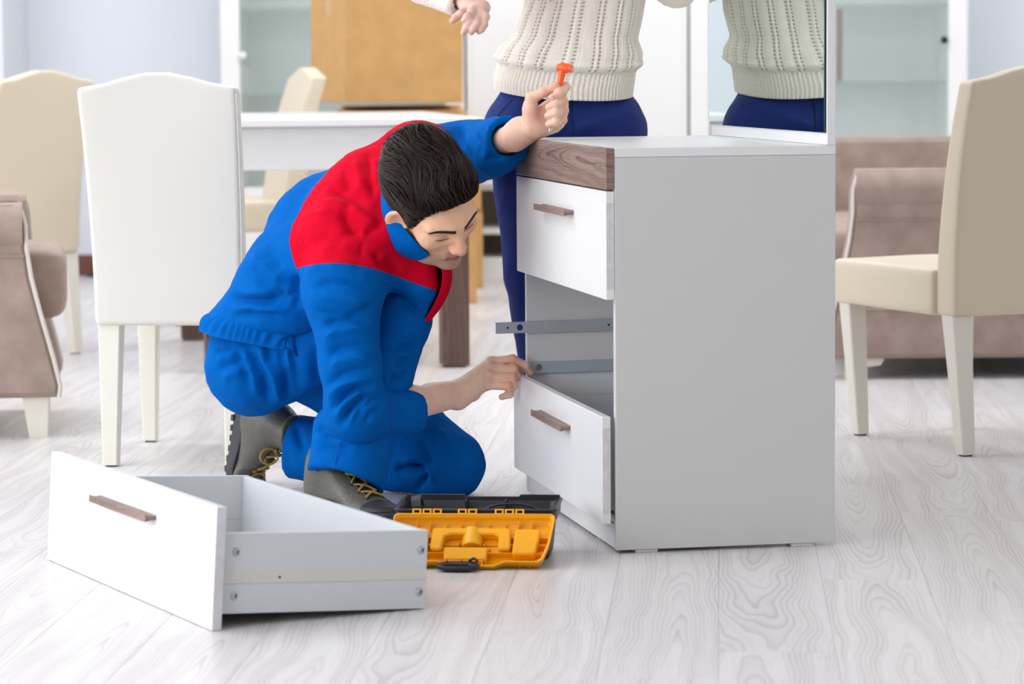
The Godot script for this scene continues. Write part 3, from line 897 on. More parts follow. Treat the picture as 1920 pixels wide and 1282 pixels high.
func loose_drawer() -> void:
	var o := thing("drawer", "loose white drawer with a brown wooden handle lying on the floor at left front", "drawer", Vector3(-0.519, 0.0012, -5.2083), 0.474)
	o.transform.basis = Basis(Vector3.UP, 0.474) * Basis(Vector3.BACK, -0.0638)
	var w := 0.8742
	var b := 0.0265
	var s := 0.0143
	var e := 0.411
	part("front_panel", slab(0, 0.018, 0, 0.214, 0, w, 0.001), M.laminate, o)
	part("edge_band", slab(0.0006, 0.0174, 0.001, 0.213, -0.0004, 0.0002, 0.0001), M.worn_edge, o)
	handle(o, Vector3(0, 0.157, -w / 2))
	for k in 2:
		var u0: float = [s, w - s - 0.013][k]
		var sd := part("side_panel", slab(0.018, e, b + 0.052, b + 0.14, u0, u0 + 0.013, 0.0008).add(slab(0.018, e, b, b + 0.051, u0, u0 + 0.013, 0.0008)).add(slab(0.019, e - 0.002, b + 0.048, b + 0.056, u0 + 0.001, u0 + 0.012, 0.0002)), M.raw_side, o)
		if k == 0:
			part("rail_mark", slab(0.02, e - 0.004, b + 0.0525, b + 0.075, u0 - 0.0002, u0 + 0.002, 0.0001), M.rail_trace, sd)
			for q in [[0.046, 0.107], [0.046, 0.031], [e - 0.011, 0.105], [e - 0.011, 0.030]]:
				var sc := part("screw", MB.new().lathe([Vector2(0.0078, 0), Vector2(0.0075, 0.0008), Vector2(0.0060, 0.0014), Vector2(0.0, 0.0017)], T(Vector3(q[0], b + q[1], -u0), Vector3(PI / 2, 0.4, 0)), 18), M.steel, sd)
				for a in [0.6, 2.17]: part("slot", MB.new().box(Vector3(0.0088, 0.0020, 0.0014), T(Vector3(q[0], b + q[1], -u0 + 0.0014), Vector3(0, 0, a)), 0.0002), M.hole, sc)
			part("pilot_hole", MB.new().lathe([Vector2(0.0024, 0), Vector2(0.0, 0.0004)], T(Vector3(0.128, b + 0.062, -u0 + 0.0006), Vector3(PI / 2, 0, 0)), 12), M.hole, sd)
	part("back_panel", slab(e - 0.014, e - 0.0005, b + 0.002, b + 0.139, s + 0.013, w - s - 0.013, 0.0008), M.raw_side, o)
	part("bottom_panel", slab(0.018, e - 0.014, b + 0.012, b + 0.016, s + 0.013, w - s - 0.013), M.laminate, o)

func flip_y(m: MB) -> MB:
	for i in m.v.size():
		m.v[i].y = -m.v[i].y; m.n[i].y = -m.n[i].y
	for k in range(0, m.ix.size(), 3):
		var q := m.ix[k]
		m.ix[k] = m.ix[k + 1]; m.ix[k + 1] = q
	return m

func toolbox() -> void:
	var o := thing("toolbox", "open black toolbox with an orange lid lying folded down in front", "toolbox", Vector3(-0.067, 0, -6.016), -0.085)
	# tapered tray: local x across, +z towards the lid
	var rect := func(hx: float, hz: float, r: float) -> Array:
		var q := []
		for c in 4:
			var cx: float = hx - r if c == 0 or c == 3 else -hx + r
			var cz: float = hz - r if c < 2 else -hz + r
			for k in 5:
				var a := PI / 2 * (c + k / 4.0)
				q.append(Vector2(cx + r * cos(a), cz + r * sin(a)))
		return q
	var rings := func(list: Array) -> MB:
		var m := MB.new()
		return m.grid(20, list.size() - 1, func(u, v):
			var l: Array = list[roundi(v * (list.size() - 1))]
			var q: Array = rect.call(l[0], l[1], l[2])
			var p: Vector2 = q[roundi(u * 20) % 20]
			return Vector3(p.x, l[3], p.y), true, true)
	var body: MB = rings.call([[0.001, 0.001, 0.0005, 0.001], [0.138, 0.060, 0.01, 0.001], [0.142, 0.064, 0.012, 0.004], [0.149, 0.078, 0.014, 0.074], [0.149, 0.078, 0.014, 0.075], [0.156, 0.085, 0.016, 0.077], [0.157, 0.086, 0.016, 0.098], [0.160, 0.089, 0.017, 0.099], [0.160, 0.089, 0.017, 0.103], [0.154, 0.083, 0.013, 0.103], [0.153, 0.082, 0.013, 0.097], [0.146, 0.075, 0.012, 0.094], [0.138, 0.061, 0.01, 0.004], [0.001, 0.001, 0.0005, 0.004]])
	part("tray", body, M.black_plastic, o)
	# raised back rim with a dip in the middle, and things of the tray's inside
	part("back_rim", MB.new().prism([Vector2(-0.154, 0.09), Vector2(0.154, 0.09), Vector2(0.154, 0.108), Vector2(0.075, 0.108), Vector2(0.072, 0.104), Vector2(-0.035, 0.104), Vector2(-0.038, 0.108), Vector2(-0.154, 0.108)], 0.005, 0.0008, T(Vector3(0, 0, -0.082))), M.black_plastic, o)
	part("divider", MB.new().bar(Vector3(-0.034, 0.02, -0.078), Vector3(-0.030, 0.100, -0.05)).bar(Vector3(0.045, 0.02, -0.078), Vector3(0.049, 0.100, -0.05)), M.black_plastic, o)
	var arc := []
	for k in 13: arc.append(Vector3(0.065 + 0.055 * cos(PI * k / 12.0), 0.086 + 0.018 * sin(PI * k / 12.0), 0.02))
	part("cable", MB.new().tube(arc, 0.0025, 8), M.black_plastic, o)
	part("tape_roll", MB.new().lathe([Vector2(0.016, -0.009), Vector2(0.024, -0.009), Vector2(0.024, 0.009), Vector2(0.016, 0.009), Vector2(0.016, -0.009)], T(Vector3(-0.122, 0.093, -0.01), Vector3(0, 0, PI / 2 + 0.2)), 28), M.black_plastic, o)
	# lid: its own frame, x across, y down the slope from the hinge, z out of the lid's inside
	var hinge := Vector3(0, 0.0935, 0.094)
	var ang := 0.84   # from hanging straight down
	var ydir := Vector3(0, -cos(ang), sin(ang))
	var zdir := Vector3(0, sin(ang), cos(ang))
	var L := 0.120
	var shell := MB.new()
	var ring := func(inset: float) -> Array:
		var p := []
		for q in [[-0.150, 0.0], [0.150, 0.0], [0.156, 0.004], [0.158, 0.012], [0.150, 0.075], [0.139, 0.112], [0.131, 0.120], [0.065, 0.120], [0.045, 0.131], [-0.045, 0.131], [-0.065, 0.120], [-0.131, 0.120], [-0.139, 0.112], [-0.150, 0.075], [-0.158, 0.012], [-0.156, 0.004]]:
			p.append(Vector2(q[0] * (1.0 - inset / 0.158), 0.062 + (q[1] - 0.062) * (1.0 - inset / 0.062)))
		return p
	var lr := [[0.012, -0.026], [0.006, -0.024], [0.0, 0.0], [0.0, 0.003], [0.003, 0.0035], [0.0035, -0.001], [0.006, -0.0015], [0.0065, -0.005], [0.010, -0.022], [0.0605, -0.0225]]
	shell.grid(16, lr.size() - 1, func(u, v):
		var l: Array = lr[roundi(v * (lr.size() - 1))]
		var p: Vector2 = ring.call(l[0])[roundi(u * 16) % 16]
		return Vector3(p.x, p.y, l[1]), true, false)
	shell.prism(ring.call(0.012), 0.002, 0.0, T(Vector3(0, 0, -0.0255)))
	var lid := part("lid", flip_y(shell), M.orange_plastic, o, X(Vector3.RIGHT, -ydir, zdir, hinge))
	var blocks := [
		[[Vector2(-0.076, 0.030), Vector2(0.068, 0.030), Vector2(0.072, 0.034), Vector2(0.074, 0.078), Vector2(0.070, 0.084), Vector2(0.054, 0.084), Vector2(0.050, 0.080), Vector2(0.050, 0.052), Vector2(0.040, 0.046), Vector2(-0.044, 0.046), Vector2(-0.056, 0.052), Vector2(-0.060, 0.082), Vector2(-0.066, 0.086), Vector2(-0.078, 0.084), Vector2(-0.082, 0.078), Vector2(-0.080, 0.034)], 0.020, "handle_recess"],
		[[Vector2(-0.052, 0.076), Vector2(0.030, 0.076), Vector2(0.036, 0.080), Vector2(0.030, 0.084), Vector2(0.029, 0.105), Vector2(0.025, 0.109), Vector2(-0.050, 0.109), Vector2(-0.054, 0.105), Vector2(-0.055, 0.080)], 0.018, "compartment"],
		[[Vector2(0.086, 0.034), Vector2(0.126, 0.034), Vector2(0.131, 0.039), Vector2(0.123, 0.092), Vector2(0.117, 0.097), Vector2(0.082, 0.097), Vector2(0.078, 0.092), Vector2(0.081, 0.039)], 0.022, "compartment"],
		[[Vector2(-0.126, 0.032), Vector2(-0.092, 0.032), Vector2(-0.088, 0.037), Vector2(-0.090, 0.092), Vector2(-0.094, 0.097), Vector2(-0.118, 0.097), Vector2(-0.123, 0.092), Vector2(-0.131, 0.037)], 0.022, "compartment"]]
	for q in blocks:
		part(q[2], flip_y(MB.new().prism(q[0], q[1], 0.003, T(Vector3(0, 0, -0.0225 + q[1] / 2)))), M.orange_plastic, lid)
	# half round boss in the middle of the handle recess
	var hb := MB.new()
	hb.lathe([Vector2(0.0, 0.0), Vector2(0.0205, 0.0), Vector2(0.0205, 0.037), Vector2(0.0195, 0.040), Vector2(0.0, 0.041)], X(Vector3.RIGHT, Vector3(0, 1, 0), Vector3(0, 0, 0.9), Vector3(-0.002, 0.030, -0.018)), 28)
	part("boss", flip_y(hb), M.orange_plastic, lid)
	var ribs := MB.new()
	for x in [-0.112, -0.086, -0.054, -0.026, 0.0, 0.028, 0.06, 0.086, 0.112]:
		var tall := 0.5 if absf(x) < 0.07 and x != 0.0 else 1.0
		ribs.prism([Vector2(0, 0), Vector2(0.020 * tall, 0), Vector2(0.003, 0.017 * tall), Vector2(0, 0.017 * tall)], 0.0016, 0.0, X(Vector3(0, 1, 0), Vector3(0, 0, 1), Vector3(1, 0, 0), Vector3(x, 0.0115, -0.0225)))
	for x in [-0.028, 0.022, -0.032, 0.002, 0.094, 0.113, -0.1]:
		var y := 0.052 if x in [-0.028, 0.022] else 0.1
		ribs.prism([Vector2(0, 0), Vector2(0.020, 0), Vector2(0.020, 0.016), Vector2(0.016, 0.016)], 0.0018, 0.0, X(Vector3(0, 1, 0), Vector3(0, 0, 1), Vector3(1, 0, 0), Vector3(x, y, -0.0225)))
	for y in [0.050, 0.068, 0.088]:
		for k in 4:
			var xa: float = [-0.145, -0.092, 0.072, 0.124][k] if y != 0.088 else [-0.142, -0.09, 0.03, 0.12][k]
			var xb: float = [-0.127, -0.076, 0.083, 0.147][k] if y != 0.088 else [-0.122, -0.055, 0.08, 0.142][k]
			ribs.bar(Vector3(xa, y - 0.0008, -0.0225), Vector3(xb, y + 0.0008, -0.009), 0.0002)
	part("rib", flip_y(ribs), M.orange_plastic, lid).set_meta("kind", "stuff")
	part("latch_seat", flip_y(MB.new().bar(Vector3(-0.056, 0.111, -0.022), Vector3(0.022, 0.113, -0.004), 0.0003).bar(Vector3(0.020, 0.111, -0.022), Vector3(0.022, 0.126, -0.004), 0.0003).bar(Vector3(-0.056, 0.111, -0.022), Vector3(-0.054, 0.124, -0.004), 0.0003)), M.orange_plastic, lid)
	# black snap latch at the lid's free edge
	var lt := part("latch", MB.new().prism([Vector2(-0.066, 0.0), Vector2(-0.058, 0.009), Vector2(-0.045, 0.015), Vector2(0.0, 0.016), Vector2(0.014, 0.011), Vector2(0.020, 0.0), Vector2(0.012, -0.011), Vector2(-0.004, -0.016), Vector2(-0.045, -0.016), Vector2(-0.058, -0.009)], 0.011, 0.003), M.black_plastic, o, T(Vector3(0.0, 0.0105, 0.207), Vector3(-PI / 2 + 0.25, 0, 0)))
	for x in [-0.044, -0.016]:
		part("latch_rib", MB.new().box(Vector3(0.002, 0.024, 0.005), T(Vector3(x, 0.0, 0.0065)), 0.0004), M.black_plastic, lt)
	part("latch_rib", MB.new().box(Vector3(0.05, 0.002, 0.005), T(Vector3(-0.026, -0.009, 0.0065)), 0.0004), M.black_plastic, lt)
	part("latch_hook", MB.new().tube([Vector3(-0.002, 0.012, 0.006), Vector3(0.008, 0.013, 0.011), Vector3(0.015, 0.006, 0.008)], 0.003, 8), M.black_plastic, lt)
	# hinge loops in groups of three, two and three
	for x in [-0.113, -0.093, -0.073, -0.024, -0.004, 0.048, 0.068, 0.088]:
		var m := MB.new()
		var t := T(Vector3(x, 0.0985, 0.0925), Vector3(-0.35, 0, 0))
		for s in [-1.0, 1.0]:
			m.box(Vector3(0.0035, 0.0085, 0.005), t * T(Vector3(s * 0.007, 0, 0)), 0.0008)
			m.box(Vector3(0.0175, 0.0026, 0.005), t * T(Vector3(0, s * 0.004, 0)), 0.0008)
		part("hinge", m, M.orange_plastic, o)
# ---------------------------------------------------------------- people
func snap(f: Field, p: Vector3, lift := 0.0, rounds := 6) -> Vector3:
	var l := f.all()
	for k in rounds:
		var d := f.at(p, l)
		var g := Vector3(f.at(p + Vector3(0.001, 0, 0), l) - d, f.at(p + Vector3(0, 0.001, 0), l) - d, f.at(p + Vector3(0, 0, 0.001), l) - d)
		p -= g.normalized() * (d - lift) * 0.9
	return p

func bump(x: float, w: float) -> float:
	return exp(-x * x / (w * w))

func cloth(m: MB, folds: Array, nz: FastNoiseLite, amp: float) -> MB:
	# folds: [points, height, width], creases pushed up or down along the cloth's normal, dying out at both ends; noise gives the rest
	var out := PackedVector3Array()
	out.resize(m.v.size())
	var bx := []
	for f in folds:
		var box := AABB(f[0][0], Vector3.ZERO)
		for p in f[0]: box = box.expand(p)
		bx.append([box.grow(f[2] * 2.6), f[0], f[1], 1.0 / f[2], f[0].size() - 1])
	for i in m.v.size():
		var p := m.v[i]
		var h := amp * nz.get_noise_3dv(p)
		for b in bx:
			if not b[0].has_point(p): continue
			var best := 9.0
			var at := 0.0
			var pts: Array = b[1]
			for k in b[4]:
				var a: Vector3 = pts[k]
				var d: Vector3 = pts[k + 1] - a
				var t := clampf((p - a).dot(d) / maxf(d.length_squared(), 1e-9), 0.0, 1.0)
				var q := (p - a - d * t).length_squared()
				if q < best:
					best = q; at = (k + t) / b[4]
			var x: float = sqrt(best) * b[3]
			h += b[2] * exp(-pow(x, 1.5)) * smoothstep(0.0, 0.3, at) * smoothstep(0.0, 0.3, 1.0 - at) if at > 0.0 and at < 1.0 else 0.0
		out[i] = p + m.n[i] * h
	m.v = out
	m.smooth()
	return m

func build_head(into: MB, xf: Transform3D, male: bool) -> Field:
	# local frame: x to the person's left, y up, z forward, origin between the ears
	var f := Field.new()
	f.ell(T(Vector3(0, 0.042, -0.012)), Vector3(0.074, 0.096, 0.096), 0.01)
	f.ell(T(Vector3(0, 0.0, 0.035)), Vector3(0.064, 0.085, 0.060), 0.03)
	f.cap(Vector3(-0.040, -0.075, 0.045), Vector3(0.040, -0.075, 0.045), 0.022, 0.022, 0.03)
	for s in [-1.0, 1.0]:
		f.cap(Vector3(s * 0.058, -0.03, 0.0), Vector3(s * 0.050, -0.068, 0.025), 0.016, 0.017, 0.02)
		f.cap(Vector3(s * 0.050, -0.068, 0.025), Vector3(s * 0.014, -0.090, 0.078), 0.017, 0.014, 0.025)
		f.ball(Vector3(s * 0.047, -0.006, 0.060), 0.020, 0.025)
		f.cap(Vector3(s * 0.052, 0.040, 0.066), Vector3(s * 0.012, 0.040, 0.088), 0.010, 0.009, 0.016)
		f.ball(Vector3(s * 0.034, 0.020, 0.100), 0.016, 0.014, 1)
		f.ell(T(Vector3(s * 0.033, 0.020, 0.0735)), Vector3(0.0155, 0.0115, 0.014), 0.006)
		f.cap(Vector3(s * 0.019, 0.0145, 0.084), Vector3(s * 0.047, 0.0165, 0.077), 0.0035, 0.003, 0.005)
	f.ball(Vector3(0, -0.092, 0.079), 0.015, 0.02)
	f.ell(T(Vector3(0, -0.052, 0.072)), Vector3(0.032, 0.026, 0.026), 0.02)
	f.cap(Vector3(0, 0.026, 0.088), Vector3(0, -0.012, 0.111), 0.0085, 0.0105, 0.012)
	f.ball(Vector3(0, -0.017, 0.113), 0.0115, 0.008)
	for s in [-1.0, 1.0]:
		f.ell(T(Vector3(s * 0.0125, -0.020, 0.102)), Vector3(0.0085, 0.0085, 0.012), 0.006)
		f.ball(Vector3(s * 0.0065, -0.0285, 0.106), 0.0035, 0.004, 1)
	for s in [-1.0, 1.0]:
		f.cap(Vector3(s * 0.022, -0.0535, 0.0885), Vector3(s * 0.005, -0.050, 0.0975), 0.0035, 0.0055, 0.006)
		f.cap(Vector3(s * 0.022, -0.0545, 0.0880), Vector3(0, -0.060, 0.0955), 0.0035, 0.0065, 0.006)
		f.cap(Vector3(s * 0.024, -0.0545, 0.094), Vector3(0, -0.0548, 0.1035), 0.0012, 0.0012, 0.003, 1)
	if male:
		f.ball(Vector3(0.006, -0.092, 0.088), 0.006, 0.012)
	for s in [-1.0, 1.0]:
		var e := T(Vector3(s * 0.086, 0.0, -0.014), Vector3(0.25, -s * 0.65, s * -0.12))
		f.ell(e, Vector3(0.0072, 0.038, 0.024), 0.006)
		f.ell(T(Vector3(s * 0.0905, 0.004, -0.006), Vector3(0.25, -s * 0.65, 0)), Vector3(0.0058, 0.025, 0.015), 0.004, 1)
		f.ball(Vector3(s * 0.076, -0.003, 0.009), 0.005, 0.006)
	f.cap(Vector3(0, -0.04, -0.03), Vector3(0, -0.13, -0.055), 0.056 if male else 0.046, 0.058 if male else 0.047, 0.035)
	var m := f.build(0.0028)
	var nz := noise(60.0, 5, 2)
	for i in m.v.size():
		var p := m.v[i]
		var ax := absf(p.x)
		var c := Color(0.98, 0.575, 0.365) if male else Color(0.78, 0.50, 0.41)
		c = c * (1.0 + 0.06 * nz.get_noise_3dv(p))
		c = c.lerp(Color(0.62, 0.20, 0.15), 0.45 * bump((p - Vector3(0, -0.015, 0.115)).length(), 0.022) + 0.3 * bump((Vector3(ax, p.y, p.z) - Vector3(0.048, -0.008, 0.075)).length(), 0.026) + 0.5 * bump((Vector3(ax, p.y, p.z) - Vector3(0.082, 0.0, -0.01)).length(), 0.03))
		if male:   # shaved beard
			var bd := smoothstep(-0.028, -0.055, p.y + 0.25 * maxf(0.0, 0.03 - p.z)) * smoothstep(-0.02, 0.02, p.z) + 0.8 * bump(p.y + 0.039, 0.006) * smoothstep(0.028, 0.016, ax) * smoothstep(0.08, 0.09, p.z)
			c = c.lerp(Color(0.30, 0.185, 0.135), 0.6 * clampf(bd, 0.0, 1.0))
		var lip := smoothstep(0.026, 0.018, ax) * smoothstep(0.085, 0.090, p.z) * bump(p.y + 0.0545 + 0.10 * ax * 0.2, 0.0085)
		c = c.lerp(Color(0.38, 0.12, 0.10), clampf(lip * 1.4, 0.0, 0.95))
		c = c.lerp(Color(0.42, 0.21, 0.15), 0.5 * bump((Vector3(ax, p.y, p.z) - Vector3(0.033, 0.024, 0.088)).length(), 0.014))
		c.a = 1.0
		m.c[i] = c
	into.add(m, xf)
	return f

func face_details(o: Node3D, back: Transform3D, f: Field, xf: Transform3D) -> void:
	for s in [-1.0, 1.0]:
		var bw := MB.new()
		for k in 26:   # the hairs of one brow
			var t := k / 25.0
			var p := Vector3(s * lerpf(0.011, 0.056, t), 0.0395 + 0.006 * sin(t * 2.6) - 0.004 * t, lerpf(0.098, 0.070, t))
			for j in 3:
				var a := snap(f, p + Vector3(0, (j - 1) * 0.0028 * (1.0 - 0.6 * t), 0), 0.0003)
				var b := snap(f, a + Vector3(s * 0.0065, 0.003 - 0.0035 * t - (j - 1) * 0.0012, -0.002), 0.0010, 3)
				bw.tube([a, (a + b) * 0.5 + Vector3(0, 0, 0.0004), b], [lerpf(0.0010, 0.0005, t), lerpf(0.0011, 0.0006, t), 0.0002], 5)
		part("eyebrow", MB.new().add(bw, xf), M.brow_hair, o, back)
		var ln := []
		for k in 9:
			var t := k / 8.0
			ln.append(snap(f, Vector3(s * lerpf(0.0195, 0.047, t), 0.0135 - 0.0035 * sin(PI * t) + 0.002 * t, lerpf(0.092, 0.080, t)), 0.0003))
		part("eyelashes", MB.new().add(MB.new().tube(ln, [0.0004, 0.0008, 0.0010, 0.0011, 0.0012, 0.0012, 0.0011, 0.0009, 0.0004], 6), xf), M.brow_hair, o, back)

func finger(f: Field, pts: Array, r0: float, r1: float, k := 0.0045) -> void:
	var n := pts.size() - 1
	for i in n:
		f.cap(pts[i], pts[i + 1], lerpf(r0, r1, float(i) / n), lerpf(r0, r1, (i + 1.0) / n), k)
	for i in range(1, n): f.ball(pts[i], lerpf(r0, r1, float(i) / n) * 1.06, 0.003)

func tint(m: MB, from: int, base: Color, red: Array, reach := 0.014) -> void:
	var nz := noise(45.0, 15, 2)
	for i in range(from, m.v.size()):
		var c := base * (1.0 + 0.07 * nz.get_noise_3dv(m.v[i]))
		var w := 0.0
		for q in red: w = maxf(w, bump(m.v[i].distance_to(q), reach))
		c = c.lerp(Color(base.r * 0.98, base.g * 0.66, base.b * 0.62), w * 0.75)
		c.a = 1.0
		m.c[i] = c

func boot(o: Node3D, t: Transform3D, bend: float) -> void:
	# local: x from heel to toe, y up from the sole, z across
	var f := Field.new()
	f.cap(Vector3(0.045, 0.05, 0), Vector3(0.055, 0.10, 0), 0.040, 0.041, 0.02)
	f.cap(Vector3(0.060, 0.085, 0), Vector3(0.082, 0.150, 0), 0.042, 0.040, 0.03)
	f.cap(Vector3(0.075, 0.088, 0), Vector3(0.195, 0.044, 0), 0.041, 0.030, 0.03)
	f.cap(Vector3(0.05, 0.040, 0), Vector3(0.20, 0.036, 0.003), 0.039, 0.038, 0.03)
	f.ell(T(Vector3(0.230, 0.036, 0.004)), Vector3(0.070, 0.028, 0.049), 0.03)
	f.cyl(Vector3(0.15, -0.05, 0), Vector3(0.15, 0.022, 0), 0.4, 0.002)
	f.cyl(Vector3(0.085, 0.165, 0), Vector3(0.118, 0.28, 0), 0.2, 0.004)
	f.cap(Vector3(0.085, 0.164, 0), Vector3(0.10, 0.25, 0), 0.031, 0.033, 0.004, 1)
	var m := f.build(0.005)
	var nz := noise(22.0, 3, 3)
	for i in m.v.size():
		var p := m.v[i]
		var cr := 0.0016 * sin(p.x * 330.0 + 3.0 * nz.get_noise_3dv(p)) * bump(p.x - 0.205, 0.03) * smoothstep(0.04, 0.06, p.y)
		cr += 0.0009 * nz.get_noise_3dv(p * 1.6) * bump(p.x - 0.07, 0.05)
		m.v[i] = p + m.n[i] * cr
	m.smooth()
	var curl := func(p: Vector3) -> Vector3:
		p.y *= lerpf(1.0, 0.56, smoothstep(0.08, 0.25, p.x))
		if bend == 0.0 or p.x < 0.17: return p
		var d := p.x - 0.17
		var r := 0.075
		var a := minf(d / r, bend)
		var q := Vector3(0.17 + (r - p.y) * sin(a), r - (r - p.y) * cos(a), p.z)
		var rest := d - a * r
		if rest > 0.0: q += Vector3(cos(a), sin(a), 0) * rest
		return q
	var g := PackedFloat32Array()
	for p in m.v: g.append(p.x - 0.252 + 0.35 * (p.y - 0.03) + 2.2 * p.z * p.z)
	var halves := m.split(g)
	for h in halves:
		for i in h.v.size(): h.v[i] = curl.call(h.v[i])
		h.smooth()
	var bt := part("boot", halves[1], M.boot_leather, o, t)
	part("toe_cap", halves[0], M.boot_dark, bt)
	# sole: outline widened at heel and ball
	var ol := []
	for k in 40:
		var a := TAU * k / 40.0
		var x := 0.152 + 0.152 * cos(a)
		var wz := 0.040 + 0.013 * smoothstep(0.10, 0.2, x)
		var e := pow(absf(sin(a)), 0.62) * signf(sin(a))
		ol.append(Vector2(x, e * wz + 0.003))
	var so := MB.new()
	var rows := [[0.001, 0.93], [0.003, 1.0], [0.022, 1.03], [0.030, 1.0], [0.034, 0.96], [0.034, 0.7]]
	so.grid(40, 5, func(u, v):
		var q: Vector2 = ol[roundi(u * 40) % 40]
		var w: Array = rows[roundi(v * 5)]
		return curl.call(Vector3(0.152 + (q.x - 0.152) * (0.985 + 0.4 * (w[1] - 0.97)), w[0] + (0.010 if q.x < 0.09 and w[0] > 0.02 else 0.0), 0.003 + (q.y - 0.003) * w[1])), true, false)
	var under := []
	for q in ol: under.append(q)
	so.add(MB.new().grid(40, 1, func(u, v): 
		var q: Vector2 = ol[roundi(u * 40) % 40]
		return curl.call(Vector3(lerpf(0.152, q.x, v * 0.98), 0.0015, lerpf(0.003, q.y, v * 0.94))), true, false))
	var sl := part("sole", so, M.sole_rubber, bt)
	for s in [-1.0, 1.0]:
		for k in 13:
			var x := 0.012 + k * 0.0235
			var wz := 0.036 + 0.013 * smoothstep(0.10, 0.2, x)
			if x > 0.26: wz *= 0.75
			if x < 0.03: wz *= 0.85
			var lg := MB.new().box(Vector3(0.0145, 0.010, 0.026), T(Vector3(x, 0.0, 0.003 + s * (wz - 0.011))), 0.0015)
			for i in lg.v.size(): lg.v[i] = curl.call(lg.v[i])
			part("lug", lg, M.sole_rubber, sl)
	for k in 3:
		var lg := MB.new().box(Vector3(0.012, 0.012, 0.018), T(Vector3(-0.001, 0.012, -0.022 + 0.022 * k)), 0.0015)
		part("lug", lg, M.sole_rubber, sl)
	# tongue, facings, eyelets, laces
	var row := func(k: float, s: float, lift: float) -> Vector3:
		var c := Vector3(lerpf(0.226, 0.124, k), lerpf(0.072, 0.135, k), s * lerpf(0.021, 0.028, k))
		return curl.call(snap(f, c, lift))
	var tg := MB.new().grid(6, 10, func(u, v): return curl.call(snap(f, Vector3(lerpf(0.222, 0.118, v), lerpf(0.075, 0.145, v), lerpf(-0.016, 0.016, u)), 0.0018)), false, true)
	part("tongue", tg, M.boot_dark, bt)
	for s in [-1.0, 1.0]:
		var ed := []
		for k in 9: ed.append(row.call(k / 8.0, s * 0.72, 0.002))
		part("facing", MB.new().tube(ed, 0.0022, 6), M.boot_dark, bt)
		for k in 5:
			var p: Vector3 = row.call(k / 4.0, s, 0.0012)
			var q: Vector3 = row.call(k / 4.0, s, 0.0042)
			part("eyelet", MB.new().tube([p, q], 0.0042, 10), M.boot_dark, bt)
	for k in 5:
		for s in [-1.0, 1.0]:
			var k2 := minf(k + 0.85, 4.0) / 4.0 if k < 4 else 1.0
			var pts := []
			for j in 7:
				var w := j / 6.0
				var a: Vector3 = row.call(lerpf(k / 4.0, k2, w), s * lerpf(1.0, -0.9, w), 0.005 + 0.004 * sin(PI * w) + (0.002 if s > 0.0 else 0.0))
				pts.append(a)
			part("lace", MB.new().tube(pts, 0.0026, 7), M.lace, bt)
	var lp := []
	for k in 17:
		var a := TAU * k / 16.0
		lp.append(row.call(0.9, 0.3, 0.012) + Vector3(0.018 * sin(a), 0.010 * cos(a) - 0.004, 0.024 * (1.0 - cos(a)) * 0.8))
	part("lace_loop", MB.new().tube(lp, 0.0024, 7), M.lace, bt)
	var cl := []
	for k in 25:
		var a := TAU * k / 24.0
		cl.append(snap(f, Vector3(0.084 + 0.045 * cos(a), 0.158, 0.045 * sin(a)), 0.001))
	part("padded_collar", MB.new().tube(cl, 0.006, 8), M.boot_leather, bt)
